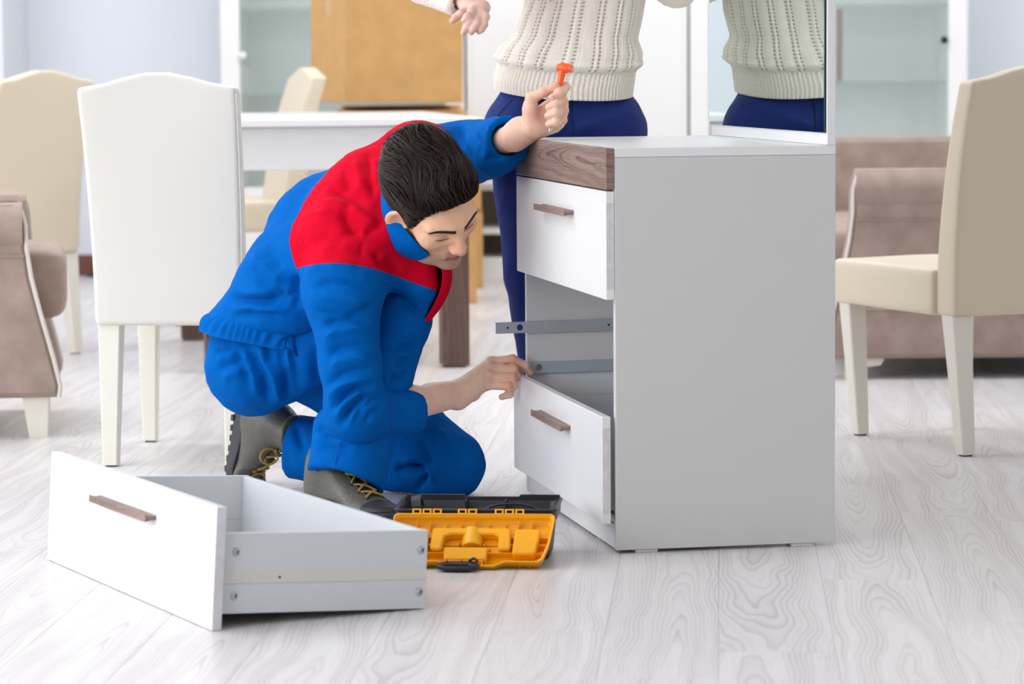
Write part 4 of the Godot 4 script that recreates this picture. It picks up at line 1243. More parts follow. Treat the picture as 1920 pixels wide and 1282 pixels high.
func workman() -> void:
	var base := Vector3(-0.36, 0, -6.80)
	var back := T(-base)
	var o := thing("person", "dark-haired man in blue overalls with red yoke kneeling beside the white dresser", "person", base)
	# joints
	var hip_r := Vector3(-0.5776, 0.2922, -6.8263)
	var hip_l := Vector3(-0.4858, 0.3380, -6.9711)
	var knee_r := Vector3(-0.2452, 0.4136, -6.7169)
	var ank_r := Vector3(-0.3678, 0.0650, -6.6347)
	var knee_l := Vector3(-0.1421, 0.0681, -6.8459)
	var ank_l := Vector3(-0.5153, 0.1071, -7.0001)
	var sh_r := Vector3(-0.3627, 0.4778, -6.5923)
	var sh_l := Vector3(-0.2110, 0.7497, -6.8583)
	var elb_r := Vector3(-0.3347, 0.2201, -6.5435)
	var wr_r := Vector3(-0.1234, 0.2361, -6.7508)
	var elb_l := Vector3(-0.0937, 0.7651, -6.9902)
	var wr_l := Vector3(0.0090, 0.8062, -6.6727)
	var neck := Vector3(-0.2605, 0.6575, -6.7293)
	var lat := (sh_l - sh_r).normalized()
	var plat := (hip_l - hip_r).normalized()
	# head frame
	var hx := X(Vector3(0.827, 0.360, -0.432).normalized(), Vector3(0.117, 0.642, 0.757).normalized(), Vector3(0.550, -0.677, 0.489).normalized(), Vector3(-0.1674, 0.6550, -6.5985))
	hx.basis = hx.basis.orthonormalized()
	# ------------------------------------------------ overalls, upper half
	var top := Field.new()
	var cuff_r := Vector3(-0.2150, 0.2130, -6.6583)
	var cuff_l := Vector3(-0.0049, 0.7995, -6.7122)
	var pel := Vector3(-0.5566, 0.3545, -6.9023)
	var mid := Vector3(-0.4401, 0.5343, -6.8284)
	var chest := Vector3(-0.3359, 0.6158, -6.7556)
	for s in [-1.0, 1.0]:
		top.cap(pel + plat * s * 0.07, mid + lat * s * 0.075, 0.113, 0.122, 0.05)
		top.cap(mid + lat * s * 0.075, chest + lat * s * 0.085, 0.122, 0.107, 0.05)
	top.cap(sh_r, chest, 0.07, 0.10, 0.05)
	top.cap(sh_l, chest, 0.075, 0.10, 0.05)
	top.cap(neck, sh_r, 0.062, 0.070, 0.06)
	top.cap(neck, sh_l, 0.062, 0.070, 0.06)
	top.cap(Vector3(-0.2711, 0.5844, -6.6824), Vector3(-0.2022, 0.4856, -6.6733), 0.075, 0.036, 0.05)
	top.cap(Vector3(-0.2533, 0.5964, -6.6735), Vector3(-0.1957, 0.5440, -6.6687), 0.07, 0.036, 0.03)
	top.cap(Vector3(-0.2022, 0.4856, -6.6733), Vector3(-0.1948, 0.4270, -6.6780), 0.036, 0.014, 0.03)
	var wdir := (pel - mid).normalized()
	var waist := Vector3(-0.5424, 0.3792, -6.8945)
	var down := Vector3(-0.16, -0.98, 0.05)
	top.cyl(waist + down * 0.004, waist + down * 0.3, 0.3, 0.012)
	top.cap(sh_r, elb_r, 0.078, 0.060, 0.02)
	top.cap(elb_r, cuff_r + (cuff_r - elb_r) * 0.2, 0.062, 0.047, 0.03)
	top.cyl(cuff_r, cuff_r + (wr_r - elb_r).normalized() * 0.2, 0.10, 0.003)
	top.cap(cuff_r - (wr_r - elb_r).normalized() * 0.01, cuff_r + (wr_r - elb_r).normalized() * 0.06, 0.0395, 0.0395, 0.003, 1)
	top.cap(sh_l, elb_l, 0.082, 0.068, 0.02)
	top.cap(elb_l, cuff_l + (cuff_l - elb_l) * 0.2, 0.066, 0.050, 0.03)
	top.cap(Vector3(-0.0688, 0.7614, -6.9096), Vector3(-0.0381, 0.7585, -6.7687), 0.05, 0.042, 0.03)
	top.cyl(cuff_l, cuff_l + (wr_l - elb_l).normalized() * 0.2, 0.10, 0.003)
	top.cap(cuff_l - (wr_l - elb_l).normalized() * 0.006, cuff_l + (wr_l - elb_l).normalized() * 0.06, 0.0365, 0.0365, 0.003, 1)
	var folds_top := [
		[[Vector3(-0.3663, 0.6615, -6.6364), Vector3(-0.3560, 0.6375, -6.6097), Vector3(-0.3415, 0.6155, -6.5897), Vector3(-0.3138, 0.6020, -6.5819)], -0.0180, 0.0120],
		[[Vector3(-0.3526, 0.6682, -6.6397), Vector3(-0.3333, 0.6507, -6.6179), Vector3(-0.3075, 0.6352, -6.6030), Vector3(-0.2822, 0.6283, -6.5990)], 0.0090, 0.0110],
		[[Vector3(-0.4054, 0.6926, -6.6986), Vector3(-0.3677, 0.6901, -6.6686), Vector3(-0.3342, 0.6749, -6.6423), Vector3(-0.3056, 0.6484, -6.6135)], -0.0090, 0.0130],
		[[Vector3(-0.4199, 0.6690, -6.6841), Vector3(-0.3784, 0.6680, -6.6486), Vector3(-0.3484, 0.6507, -6.6210)], 0.0075, 0.0120],
		[[Vector3(-0.3183, 0.6021, -6.5812), Vector3(-0.2958, 0.6151, -6.5916), Vector3(-0.2708, 0.6327, -6.6018)], -0.0105, 0.0080],
		[[Vector3(-0.4675, 0.6284, -6.7117), Vector3(-0.4229, 0.6450, -6.6530), Vector3(-0.3751, 0.6483, -6.6256)], 0.0060, 0.0140],
		[[Vector3(-0.4413, 0.5891, -6.6235), Vector3(-0.3930, 0.5954, -6.5869), Vector3(-0.3462, 0.5783, -6.5623)], -0.0060, 0.0140],
		[[Vector3(-0.4222, 0.5679, -6.5906), Vector3(-0.3750, 0.5782, -6.5666), Vector3(-0.3290, 0.5692, -6.5585)], 0.0060, 0.0120],
		[[Vector3(-0.3160, 0.7791, -6.7721), Vector3(-0.3088, 0.7438, -6.7082), Vector3(-0.3026, 0.7071, -6.6643), Vector3(-0.2946, 0.6705, -6.6309)], -0.0135, 0.0090],
		[[Vector3(-0.3007, 0.7682, -6.7426), Vector3(-0.2942, 0.7350, -6.6915), Vector3(-0.2885, 0.7016, -6.6569)], 0.0075, 0.0080],
		[[Vector3(-0.3414, 0.7656, -6.7620), Vector3(-0.3320, 0.7325, -6.7039), Vector3(-0.3208, 0.6926, -6.6558)], 0.0075, 0.0110],
		[[Vector3(-0.3715, 0.7428, -6.7491), Vector3(-0.3574, 0.7178, -6.6978), Vector3(-0.3442, 0.6903, -6.6600)], -0.0075, 0.0120],
		[[Vector3(-0.3182, 0.5910, -6.5747), Vector3(-0.3201, 0.5734, -6.5636), Vector3(-0.3231, 0.5537, -6.5503)], -0.0060, 0.0050],
		[[Vector3(-0.2954, 0.5682, -6.5716), Vector3(-0.2821, 0.5429, -6.5726), Vector3(-0.2537, 0.5222, -6.6029)], -0.0120, 0.0090],
		[[Vector3(-0.2710, 0.5580, -6.5850), Vector3(-0.2557, 0.5364, -6.5978), Vector3(-0.2432, 0.5000, -6.6228)], -0.0135, 0.0090],
		[[Vector3(-0.2423, 0.5356, -6.6085), Vector3(-0.2315, 0.5115, -6.6226), Vector3(-0.2206, 0.4831, -6.6309)], 0.0090, 0.0090],
		[[Vector3(-0.2777, 0.7793, -6.7544), Vector3(-0.2616, 0.8062, -6.7989), Vector3(-0.2418, 0.8199, -6.8089)], -0.0090, 0.0090],
		[[Vector3(-0.5910, 0.5335, -6.7481), Vector3(-0.5540, 0.5099, -6.6791), Vector3(-0.5177, 0.4789, -6.6542), Vector3(-0.4754, 0.4656, -6.6423)], -0.0120, 0.0110],
		[[Vector3(-0.5708, 0.5493, -6.7206), Vector3(-0.5320, 0.5291, -6.6684), Vector3(-0.5090, 0.5090, -6.6505), Vector3(-0.4912, 0.4912, -6.6426)], 0.0090, 0.0120],
		[[Vector3(-0.6290, 0.4572, -6.7659), Vector3(-0.5822, 0.4526, -6.6999), Vector3(-0.5328, 0.4550, -6.6647), Vector3(-0.4848, 0.4655, -6.6445)], -0.0180, 0.0090],
		[[Vector3(-0.6202, 0.4739, -6.7621), Vector3(-0.5693, 0.4698, -6.6879), Vector3(-0.5355, 0.4742, -6.6638), Vector3(-0.5081, 0.4791, -6.6499)], 0.0105, 0.0100],
		[[Vector3(-0.6211, 0.4310, -6.7386), Vector3(-0.5699, 0.4416, -6.6901), Vector3(-0.5214, 0.4363, -6.6644), Vector3(-0.4744, 0.4333, -6.6543)], 0.0105, 0.0090],
		[[Vector3(-0.6209, 0.4172, -6.7344), Vector3(-0.5704, 0.4249, -6.6935), Vector3(-0.5309, 0.4244, -6.6721), Vector3(-0.4984, 0.4222, -6.6634)], -0.0120, 0.0070],
		[[Vector3(-0.5406, 0.6036, -6.7908), Vector3(-0.5207, 0.5632, -6.6783), Vector3(-0.5070, 0.5384, -6.6558), Vector3(-0.4956, 0.5188, -6.6451)], -0.0075, 0.0150],
		[[Vector3(-0.5599, 0.5718, -6.7334), Vector3(-0.5493, 0.5283, -6.6818)], 0.0060, 0.0140],
		[[Vector3(-0.5082, 0.4780, -6.6501), Vector3(-0.4897, 0.4607, -6.6468), Vector3(-0.4703, 0.4752, -6.6372)], -0.0105, 0.0080],
		[[Vector3(-0.4619, 0.5222, -6.6256), Vector3(-0.4685, 0.4964, -6.6319), Vector3(-0.4682, 0.4658, -6.6392), Vector3(-0.4628, 0.4309, -6.6544)], -0.0195, 0.0090],
		[[Vector3(-0.4514, 0.5098, -6.6038), Vector3(-0.4203, 0.5315, -6.5524), Vector3(-0.3735, 0.5405, -6.5317), Vector3(-0.3445, 0.5391, -6.5316), Vector3(-0.3216, 0.5363, -6.5385)], 0.0090, 0.0120],
		[[Vector3(-0.4390, 0.4850, -6.5495), Vector3(-0.3957, 0.5043, -6.5154), Vector3(-0.3500, 0.5044, -6.5100), Vector3(-0.3166, 0.4932, -6.5192), Vector3(-0.2895, 0.4809, -6.5441)], -0.0120, 0.0110],
		[[Vector3(-0.4342, 0.4684, -6.5424), Vector3(-0.3900, 0.4752, -6.5091), Vector3(-0.3446, 0.4683, -6.5064), Vector3(-0.3169, 0.4611, -6.5170), Vector3(-0.2952, 0.4541, -6.5367)], 0.0090, 0.0110],
		[[Vector3(-0.4298, 0.4478, -6.5420), Vector3(-0.3849, 0.4364, -6.5109), Vector3(-0.3395, 0.4385, -6.5091), Vector3(-0.3111, 0.4464, -6.5222), Vector3(-0.2888, 0.4534, -6.5459)], -0.0135, 0.0100],
		[[Vector3(-0.4372, 0.3970, -6.6812), Vector3(-0.3850, 0.4318, -6.5114), Vector3(-0.3394, 0.4408, -6.5090), Vector3(-0.3123, 0.4401, -6.5217), Vector3(-0.2912, 0.4375, -6.5443)], 0.0075, 0.0100],
		[[Vector3(-0.4372, 0.3708, -6.7121), Vector3(-0.3852, 0.4181, -6.5123), Vector3(-0.3396, 0.4271, -6.5090), Vector3(-0.2935, 0.4218, -6.5409)], -0.0165, 0.0110],
		[[Vector3(-0.4034, 0.3824, -6.5239), Vector3(-0.3796, 0.4001, -6.5091), Vector3(-0.3341, 0.4089, -6.5083), Vector3(-0.2914, 0.4013, -6.5397)], 0.0120, 0.0110],
		[[Vector3(-0.3969, 0.3441, -6.5181), Vector3(-0.3741, 0.3618, -6.5042), Vector3(-0.3343, 0.3708, -6.5027), Vector3(-0.2893, 0.3629, -6.5342)], -0.0135, 0.0110],
		[[Vector3(-0.3912, 0.3213, -6.5130), Vector3(-0.3674, 0.3394, -6.5002), Vector3(-0.3288, 0.3459, -6.5005), Vector3(-0.2893, 0.3338, -6.5276)], 0.0090, 0.0110],
		[[Vector3(-0.4048, 0.2735, -6.5428), Vector3(-0.3854, 0.2926, -6.5074), Vector3(-0.3630, 0.3101, -6.4964), Vector3(-0.3267, 0.3189, -6.4971), Vector3(-0.2915, 0.3096, -6.5189)], -0.0135, 0.0100],
		[[Vector3(-0.3967, 0.2511, -6.5168), Vector3(-0.3632, 0.2853, -6.4939), Vector3(-0.3290, 0.2965, -6.4933), Vector3(-0.2958, 0.2923, -6.5099)], 0.0120, 0.0090],
		[[Vector3(-0.3918, 0.2250, -6.5043), Vector3(-0.3632, 0.2631, -6.4886), Vector3(-0.3313, 0.2832, -6.4901), Vector3(-0.2893, 0.2804, -6.5132)], -0.0210, 0.0090],
		[[Vector3(-0.3799, 0.2104, -6.4923), Vector3(-0.3539, 0.2479, -6.4814), Vector3(-0.3268, 0.2699, -6.4867), Vector3(-0.2828, 0.2730, -6.5186)], 0.0105, 0.0070],
		[[Vector3(-0.3686, 0.1947, -6.4887), Vector3(-0.3494, 0.2324, -6.4773), Vector3(-0.3222, 0.2610, -6.4845), Vector3(-0.2785, 0.2679, -6.5228)], -0.0195, 0.0080],
		[[Vector3(-0.3524, 0.1931, -6.4826), Vector3(-0.3357, 0.2280, -6.4747), Vector3(-0.3110, 0.2517, -6.4849), Vector3(-0.2720, 0.2603, -6.5292)], 0.0105, 0.0070],
		[[Vector3(-0.3383, 0.2051, -6.4763), Vector3(-0.3222, 0.2411, -6.4788), Vector3(-0.2956, 0.2572, -6.4960), Vector3(-0.2656, 0.2568, -6.5392)], -0.0135, 0.0070],
		[[Vector3(-0.3182, 0.2000, -6.4795), Vector3(-0.3022, 0.2268, -6.4830), Vector3(-0.2717, 0.2410, -6.5172)], -0.0090, 0.0080],
		[[Vector3(-0.2966, 0.1839, -6.4984), Vector3(-0.2744, 0.1978, -6.5147)], -0.0060, 0.0080],
		[[Vector3(-0.2469, 0.2368, -6.5530), Vector3(-0.2304, 0.2179, -6.5662), Vector3(-0.2221, 0.1914, -6.5842)], -0.0060, 0.0080],
		[[Vector3(-0.1136, 0.8287, -6.9041), Vector3(-0.1081, 0.8039, -6.8433), Vector3(-0.0982, 0.7768, -6.7980)], -0.0120, 0.0090],
		[[Vector3(-0.0964, 0.8269, -6.8726), Vector3(-0.0908, 0.7981, -6.7879), Vector3(-0.0811, 0.7734, -6.7492)], 0.0090, 0.0080],
		[[Vector3(-0.0816, 0.8300, -6.8299), Vector3(-0.0714, 0.7948, -6.7338), Vector3(-0.0600, 0.7601, -6.7225)], -0.0105, 0.0080],
		[[Vector3(-0.0613, 0.7506, -6.7285), Vector3(-0.0377, 0.7607, -6.6971), Vector3(-0.0157, 0.7558, -6.7025)], -0.0090, 0.0080],
		[[Vector3(-0.0314, 0.8253, -6.7065), Vector3(-0.0341, 0.7989, -6.7413), Vector3(-0.0365, 0.7677, -6.6973)], 0.0060, 0.0080],
	]
	var nz := noise(9.0, 61, 3)
	var tm := cloth(top.build(0.0052), folds_top, nz, 0.006)
	# the red yoke is cut out of the same cloth, along the back seam and the two armholes
	var g := PackedFloat32Array()
	var yp := Vector3(-0.4645, 0.6072, -6.7146)
	var yn := (chest - mid).normalized()
	var arm_r := (elb_r - sh_r).normalized()
	var ap_r := Vector3(-0.4091, 0.5470, -6.5585)
	var an_r := Vector3(0.27, -0.96, 0.05).normalized()
	var ap_q := Vector3(-0.2952, 0.5314, -6.5570)
	var an_q := Vector3(-0.36, -0.93, 0.05).normalized()
	var ap_l := Vector3(-0.1266, 0.7884, -6.8116)
	var an_l := (elb_l - sh_l).normalized() * 0.8 + Vector3(0.55, -0.1, 0.0)
	for p in tm.v:
		var ga := -(p - ap_r).dot(an_r)
		var gb := -(p - ap_q).dot(an_q)
		var gm := maxf(ga, gb) + pow(maxf(0.06 - absf(ga - gb), 0.0), 2.0) / 0.24
		g.append(minf(minf((p - yp).dot(yn) - 0.42 * maxf(0.0, (p - yp).dot(lat) - 0.01), gm), -(p - ap_l).dot(an_l.normalized())))
	var halves := tm.split(g)
	var jacket := part("overall_top", halves[1], M.blue_cloth, o, back)
	part("yoke", halves[0], M.red_cloth, jacket)
	# ------------------------------------------------ overalls, lower half
	var leg := Field.new()
	var hem_r := Vector3(-0.3580, 0.0717, -6.5600)
	var hem_l := Vector3(-0.5018, 0.0949, -6.9789)
	leg.cap(knee_r, hem_r + (hem_r - knee_r) * 0.2, 0.066, 0.086, 0.02)
	leg.cap(Vector3(-0.3815, 0.1866, -6.5957), Vector3(-0.3830, 0.0700, -6.5568), 0.050, 0.056, 0.03)
	leg.cyl(hem_r, hem_r + (hem_r - knee_r).normalized() * 0.2, 0.16, 0.003)
	leg.cap(hem_r - (hem_r - knee_r).normalized() * 0.02, hem_r + (hem_r - knee_r).normalized() * 0.08, 0.064, 0.072, 0.004, 1)
	leg.cap(knee_l, hem_l + (hem_l - knee_l) * 0.15, 0.072, 0.074, 0.02)
	leg.cyl(hem_l, hem_l + (hem_l - knee_l).normalized() * 0.2, 0.16, 0.003)
	leg.cap(hem_l - (hem_l - knee_l).normalized() * 0.02, hem_l + (hem_l - knee_l).normalized() * 0.08, 0.056, 0.06, 0.004, 1)
	leg.cap(hip_r, knee_r, 0.108, 0.066, 0.022)
	leg.cap(hip_l, knee_l, 0.112, 0.076, 0.025)
	leg.cap(Vector3(-0.5669, 0.3172, -6.8888), Vector3(-0.4857, 0.3501, -6.9722), 0.108, 0.11, 0.04)
	leg.cap(Vector3(-0.5570, 0.3458, -6.8915), Vector3(-0.5263, 0.3975, -6.8761), 0.109, 0.100, 0.03)
	var folds_leg := [
		[[Vector3(-0.5845, 0.3602, -6.7376), Vector3(-0.5644, 0.3244, -6.7156), Vector3(-0.5460, 0.2869, -6.7125), Vector3(-0.5397, 0.2474, -6.7289), Vector3(-0.5373, 0.2100, -6.7670)], -0.0165, 0.0090],
		[[Vector3(-0.5675, 0.3606, -6.7309), Vector3(-0.5454, 0.3201, -6.7103), Vector3(-0.5248, 0.2846, -6.7107), Vector3(-0.5184, 0.2498, -6.7287), Vector3(-0.5160, 0.2170, -6.7672)], 0.0105, 0.0100],
		[[Vector3(-0.6108, 0.3483, -6.7405), Vector3(-0.5956, 0.3192, -6.7230), Vector3(-0.5839, 0.2914, -6.7179), Vector3(-0.5760, 0.2478, -6.7281)], -0.0120, 0.0090],
		[[Vector3(-0.5963, 0.3509, -6.7364), Vector3(-0.5812, 0.3148, -6.7184), Vector3(-0.5675, 0.2796, -6.7167), Vector3(-0.5610, 0.2273, -6.7412)], 0.0090, 0.0080],
		[[Vector3(-0.4846, 0.3717, -6.7055), Vector3(-0.4788, 0.3280, -6.6968), Vector3(-0.4735, 0.2794, -6.7120), Vector3(-0.4705, 0.2402, -6.7524)], -0.0120, 0.0110],
		[[Vector3(-0.5098, 0.3712, -6.7141), Vector3(-0.5048, 0.3347, -6.7022), Vector3(-0.4965, 0.2870, -6.7083), Vector3(-0.4931, 0.2549, -6.7279), Vector3(-0.4920, 0.2266, -6.7641)], -0.0120, 0.0090],
		[[Vector3(-0.4978, 0.3714, -6.7099), Vector3(-0.4906, 0.3302, -6.6990), Vector3(-0.4846, 0.2919, -6.7058)], 0.0075, 0.0080],
		[[Vector3(-0.5386, 0.3659, -6.7227), Vector3(-0.5334, 0.3388, -6.7101), Vector3(-0.5265, 0.3086, -6.7065)], -0.0090, 0.0070],
		[[Vector3(-0.5556, 0.3654, -6.7291), Vector3(-0.5502, 0.3442, -6.7165), Vector3(-0.5430, 0.3154, -6.7096)], 0.0075, 0.0070],
		[[Vector3(-0.6582, 0.3343, -6.7670), Vector3(-0.6353, 0.3451, -6.7513), Vector3(-0.6110, 0.3527, -6.7436)], -0.0090, 0.0070],
		[[Vector3(-0.6575, 0.3163, -6.7570), Vector3(-0.6283, 0.3253, -6.7359), Vector3(-0.5958, 0.3375, -6.7289)], 0.0075, 0.0080],
		[[Vector3(-0.6548, 0.2981, -6.7500), Vector3(-0.6221, 0.3094, -6.7288), Vector3(-0.5884, 0.3193, -6.7210)], -0.0090, 0.0080],
		[[Vector3(-0.6425, 0.2753, -6.7406), Vector3(-0.6149, 0.2909, -6.7245), Vector3(-0.5861, 0.2984, -6.7182)], 0.0075, 0.0090],
		[[Vector3(-0.4311, 0.3636, -6.6877), Vector3(-0.4274, 0.3162, -6.6933), Vector3(-0.4237, 0.2647, -6.7365)], -0.0090, 0.0120],
		[[Vector3(-0.2594, 0.3597, -6.6158), Vector3(-0.2288, 0.3560, -6.6283), Vector3(-0.1909, 0.3670, -6.6820)], -0.0135, 0.0100],
		[[Vector3(-0.2593, 0.3419, -6.6081), Vector3(-0.2288, 0.3401, -6.6240), Vector3(-0.1937, 0.3496, -6.6936)], 0.0090, 0.0100],
		[[Vector3(-0.2649, 0.3199, -6.5973), Vector3(-0.2355, 0.3226, -6.6141), Vector3(-0.2001, 0.3355, -6.6701)], -0.0120, 0.0090],
		[[Vector3(-0.2727, 0.2957, -6.5850), Vector3(-0.2445, 0.2918, -6.5989), Vector3(-0.2201, 0.3024, -6.6291)], -0.0135, 0.0090],
		[[Vector3(-0.2484, 0.4513, -6.6558), Vector3(-0.2195, 0.4440, -6.6571), Vector3(-0.1968, 0.4223, -6.6644)], -0.0075, 0.0100],
		[[Vector3(-0.4259, 0.1900, -6.5698), Vector3(-0.3989, 0.1821, -6.5384), Vector3(-0.3613, 0.1661, -6.5165)], -0.0165, 0.0090],
		[[Vector3(-0.4305, 0.1630, -6.5640), Vector3(-0.3965, 0.1800, -6.5360), Vector3(-0.3545, 0.1662, -6.5157), Vector3(-0.3158, 0.1612, -6.5164)], 0.0105, 0.0100],
		[[Vector3(-0.4271, 0.1404, -6.5418), Vector3(-0.3819, 0.1528, -6.5144), Vector3(-0.3337, 0.1444, -6.5050)], -0.0090, 0.0100],
		[[Vector3(-0.2759, 0.2360, -6.5617), Vector3(-0.2625, 0.2057, -6.5635), Vector3(-0.2476, 0.1798, -6.5856)], -0.0120, 0.0100],
		[[Vector3(-0.2446, 0.0749, -6.7999), Vector3(-0.2158, 0.0667, -6.7882), Vector3(-0.1870, 0.0657, -6.7762)], -0.0165, 0.0080],
		[[Vector3(-0.1870, 0.0657, -6.7762), Vector3(-0.1994, 0.0400, -6.7901), Vector3(-0.2204, 0.0065, -6.8417)], -0.0150, 0.0070],
		[[Vector3(-0.2012, 0.0723, -6.7811), Vector3(-0.1774, 0.0613, -6.7729), Vector3(-0.1851, 0.0359, -6.7843)], 0.0090, 0.0080],
		[[Vector3(-0.2696, 0.1203, -6.5459), Vector3(-0.2520, 0.0645, -6.8067), Vector3(-0.2223, 0.0686, -6.7910), Vector3(-0.1964, 0.0750, -6.7786)], -0.0195, 0.0080],
		[[Vector3(-0.2569, 0.1324, -6.5768), Vector3(-0.2322, 0.0903, -6.7917), Vector3(-0.1843, 0.0990, -6.7768)], 0.0120, 0.0090],
		[[Vector3(-0.2091, 0.1429, -6.7901), Vector3(-0.1914, 0.1083, -6.7798), Vector3(-0.1822, 0.0635, -6.7748)], -0.0105, 0.0090],
		[[Vector3(-0.1678, 0.1597, -6.8067), Vector3(-0.1464, 0.1349, -6.7930), Vector3(-0.1250, 0.1036, -6.7752)], 0.0090, 0.0120],
		[[Vector3(-0.4907, 0.1587, -6.9370), Vector3(-0.4839, 0.1263, -6.9025), Vector3(-0.4691, 0.0843, -6.8884)], -0.0120, 0.0090],
		[[Vector3(-0.4603, 0.1489, -6.9148), Vector3(-0.4330, 0.1558, -6.5661)], 0.0075, 0.0080],
	]
	part("overall_legs", cloth(leg.build(0.0054), folds_leg, nz, 0.005), M.blue_cloth, o, back)
	# gathered elastic at the back of the waist
	var fore := Vector3(0.96, -0.10, 0.26)
	fore = (fore - down * fore.dot(down)).normalized()
	var across := down.cross(fore).normalized()
	var hull := Field.new()
	for i in leg.kind.size(): hull._put(leg.kind[i], leg.pa[i], leg.pd[i], leg.ra[i], leg.dr[i], leg.kk[i], leg.op[i], leg.inv[i])
	for s in [-1.0, 1.0]: hull.cap(pel + plat * s * 0.07, mid + lat * s * 0.075, 0.108, 0.114, 0.05)
	var band := MB.new().grid(150, 8, func(u, v):
		var a: float = u * TAU
		var rip: float = 0.004 * sin(a * 40.0 + 3.0 * sin(a * 5.0) + 2.0 * v) * sin(PI * v) + 0.004 * sin(PI * v)
		var c: Vector3 = waist + down * lerpf(-0.012, 0.036, v)
		return snap(hull, c + across * cos(a) * 0.185 + fore * sin(a) * 0.13, rip + 0.002, 3), true)
	part("waistband", band, M.blue_cloth, o, back)
	# collar: a standing band round the neck, its points towards the chest
	var hn := (neck - hx.origin).normalized()
	var path := [Vector3(-0.1904, 0.5428, -6.5631), Vector3(-0.2147, 0.5647, -6.5450), Vector3(-0.2439, 0.6035, -6.5466), Vector3(-0.2668, 0.6427, -6.5622), Vector3(-0.2805, 0.6832, -6.6011), Vector3(-0.2732, 0.7177, -6.6846), Vector3(-0.2324, 0.7405, -6.7871), Vector3(-0.1812, 0.7168, -6.8452), Vector3(-0.1418, 0.6475, -6.7987), Vector3(-0.1361, 0.5811, -6.7223), Vector3(-0.1561, 0.5409, -6.6583)]
	var inner := [Vector3(-0.1747, 0.5576, -6.5795), Vector3(-0.2012, 0.5844, -6.5569), Vector3(-0.2295, 0.6185, -6.5620), Vector3(-0.2515, 0.6531, -6.5803), Vector3(-0.2614, 0.6872, -6.6115), Vector3(-0.2524, 0.7095, -6.6839), Vector3(-0.2222, 0.7228, -6.7554), Vector3(-0.1862, 0.7042, -6.8039), Vector3(-0.1553, 0.6467, -6.7685), Vector3(-0.1473, 0.5893, -6.7029), Vector3(-0.1604, 0.5577, -6.6498)]
	var ca := Curve3D.new()
	var cb := Curve3D.new()
	for q in path: ca.add_point(q)
	for q in inner: cb.add_point(q)
	for i in path.size(): path[i] = snap(top, path[i], 0.004, 4)
	var sm := func(arr: Array, tt: float) -> Vector3:
		var x := tt * (arr.size() - 1)
		var i := clampi(int(x), 0, arr.size() - 2)
		return arr[i].cubic_interpolate(arr[i + 1], arr[maxi(i - 1, 0)], arr[mini(i + 2, arr.size() - 1)], x - i)
	var cm := MB.new()
	for lay in 2:
		cm.grid(60, 8, func(u, v):
			var p: Vector3 = sm.call(path, u)
			var q: Vector3 = sm.call(inner, u)
			var out: Vector3 = (p - neck).normalized()
			return p.lerp(q, v) + out * (0.006 * sin(PI * v) + (0.0 if lay == 0 else -0.004)))
	part("collar", cm, M.blue_cloth, jacket)
	# the open front hanging away from the chest: a red edge strip and a dark sheet filling the gap behind it
	var edge := [Vector3(-0.1306, 0.5365, -6.6529), Vector3(-0.1286, 0.5037, -6.6569), Vector3(-0.1361, 0.4705, -6.6669), Vector3(-0.1552, 0.4348, -6.6787), Vector3(-0.1801, 0.4040, -6.6859)]
	var near := [Vector3(-0.1534, 0.5353, -6.6377), Vector3(-0.1502, 0.5051, -6.6400), Vector3(-0.1565, 0.4745, -6.6472), Vector3(-0.1709, 0.4434, -6.6594), Vector3(-0.1901, 0.4100, -6.6714)]
	var deep := [Vector3(-0.2138, 0.5371, -6.6881), Vector3(-0.2266, 0.5003, -6.7149), Vector3(-0.2311, 0.4640, -6.7316), Vector3(-0.2243, 0.4289, -6.7284), Vector3(-0.2098, 0.4072, -6.7063)]
	var strip := MB.new()
	for lay in 2:
		strip.grid(24, 5, func(u, v): return sm.call(near, u).lerp(sm.call(edge, u), v) + Vector3(0, 0, 0.004 * sin(PI * v) - 0.003 * lay))
	part("placket", strip, M.red_cloth, jacket)
	part("dark_gap_sheet", MB.new().grid(24, 8, func(u, v): return sm.call(deep, u).lerp(sm.call(edge, u), v) + Vector3(0, 0, -0.004 - 0.02 * sin(PI * v))), M.dark_gap_blue, jacket)
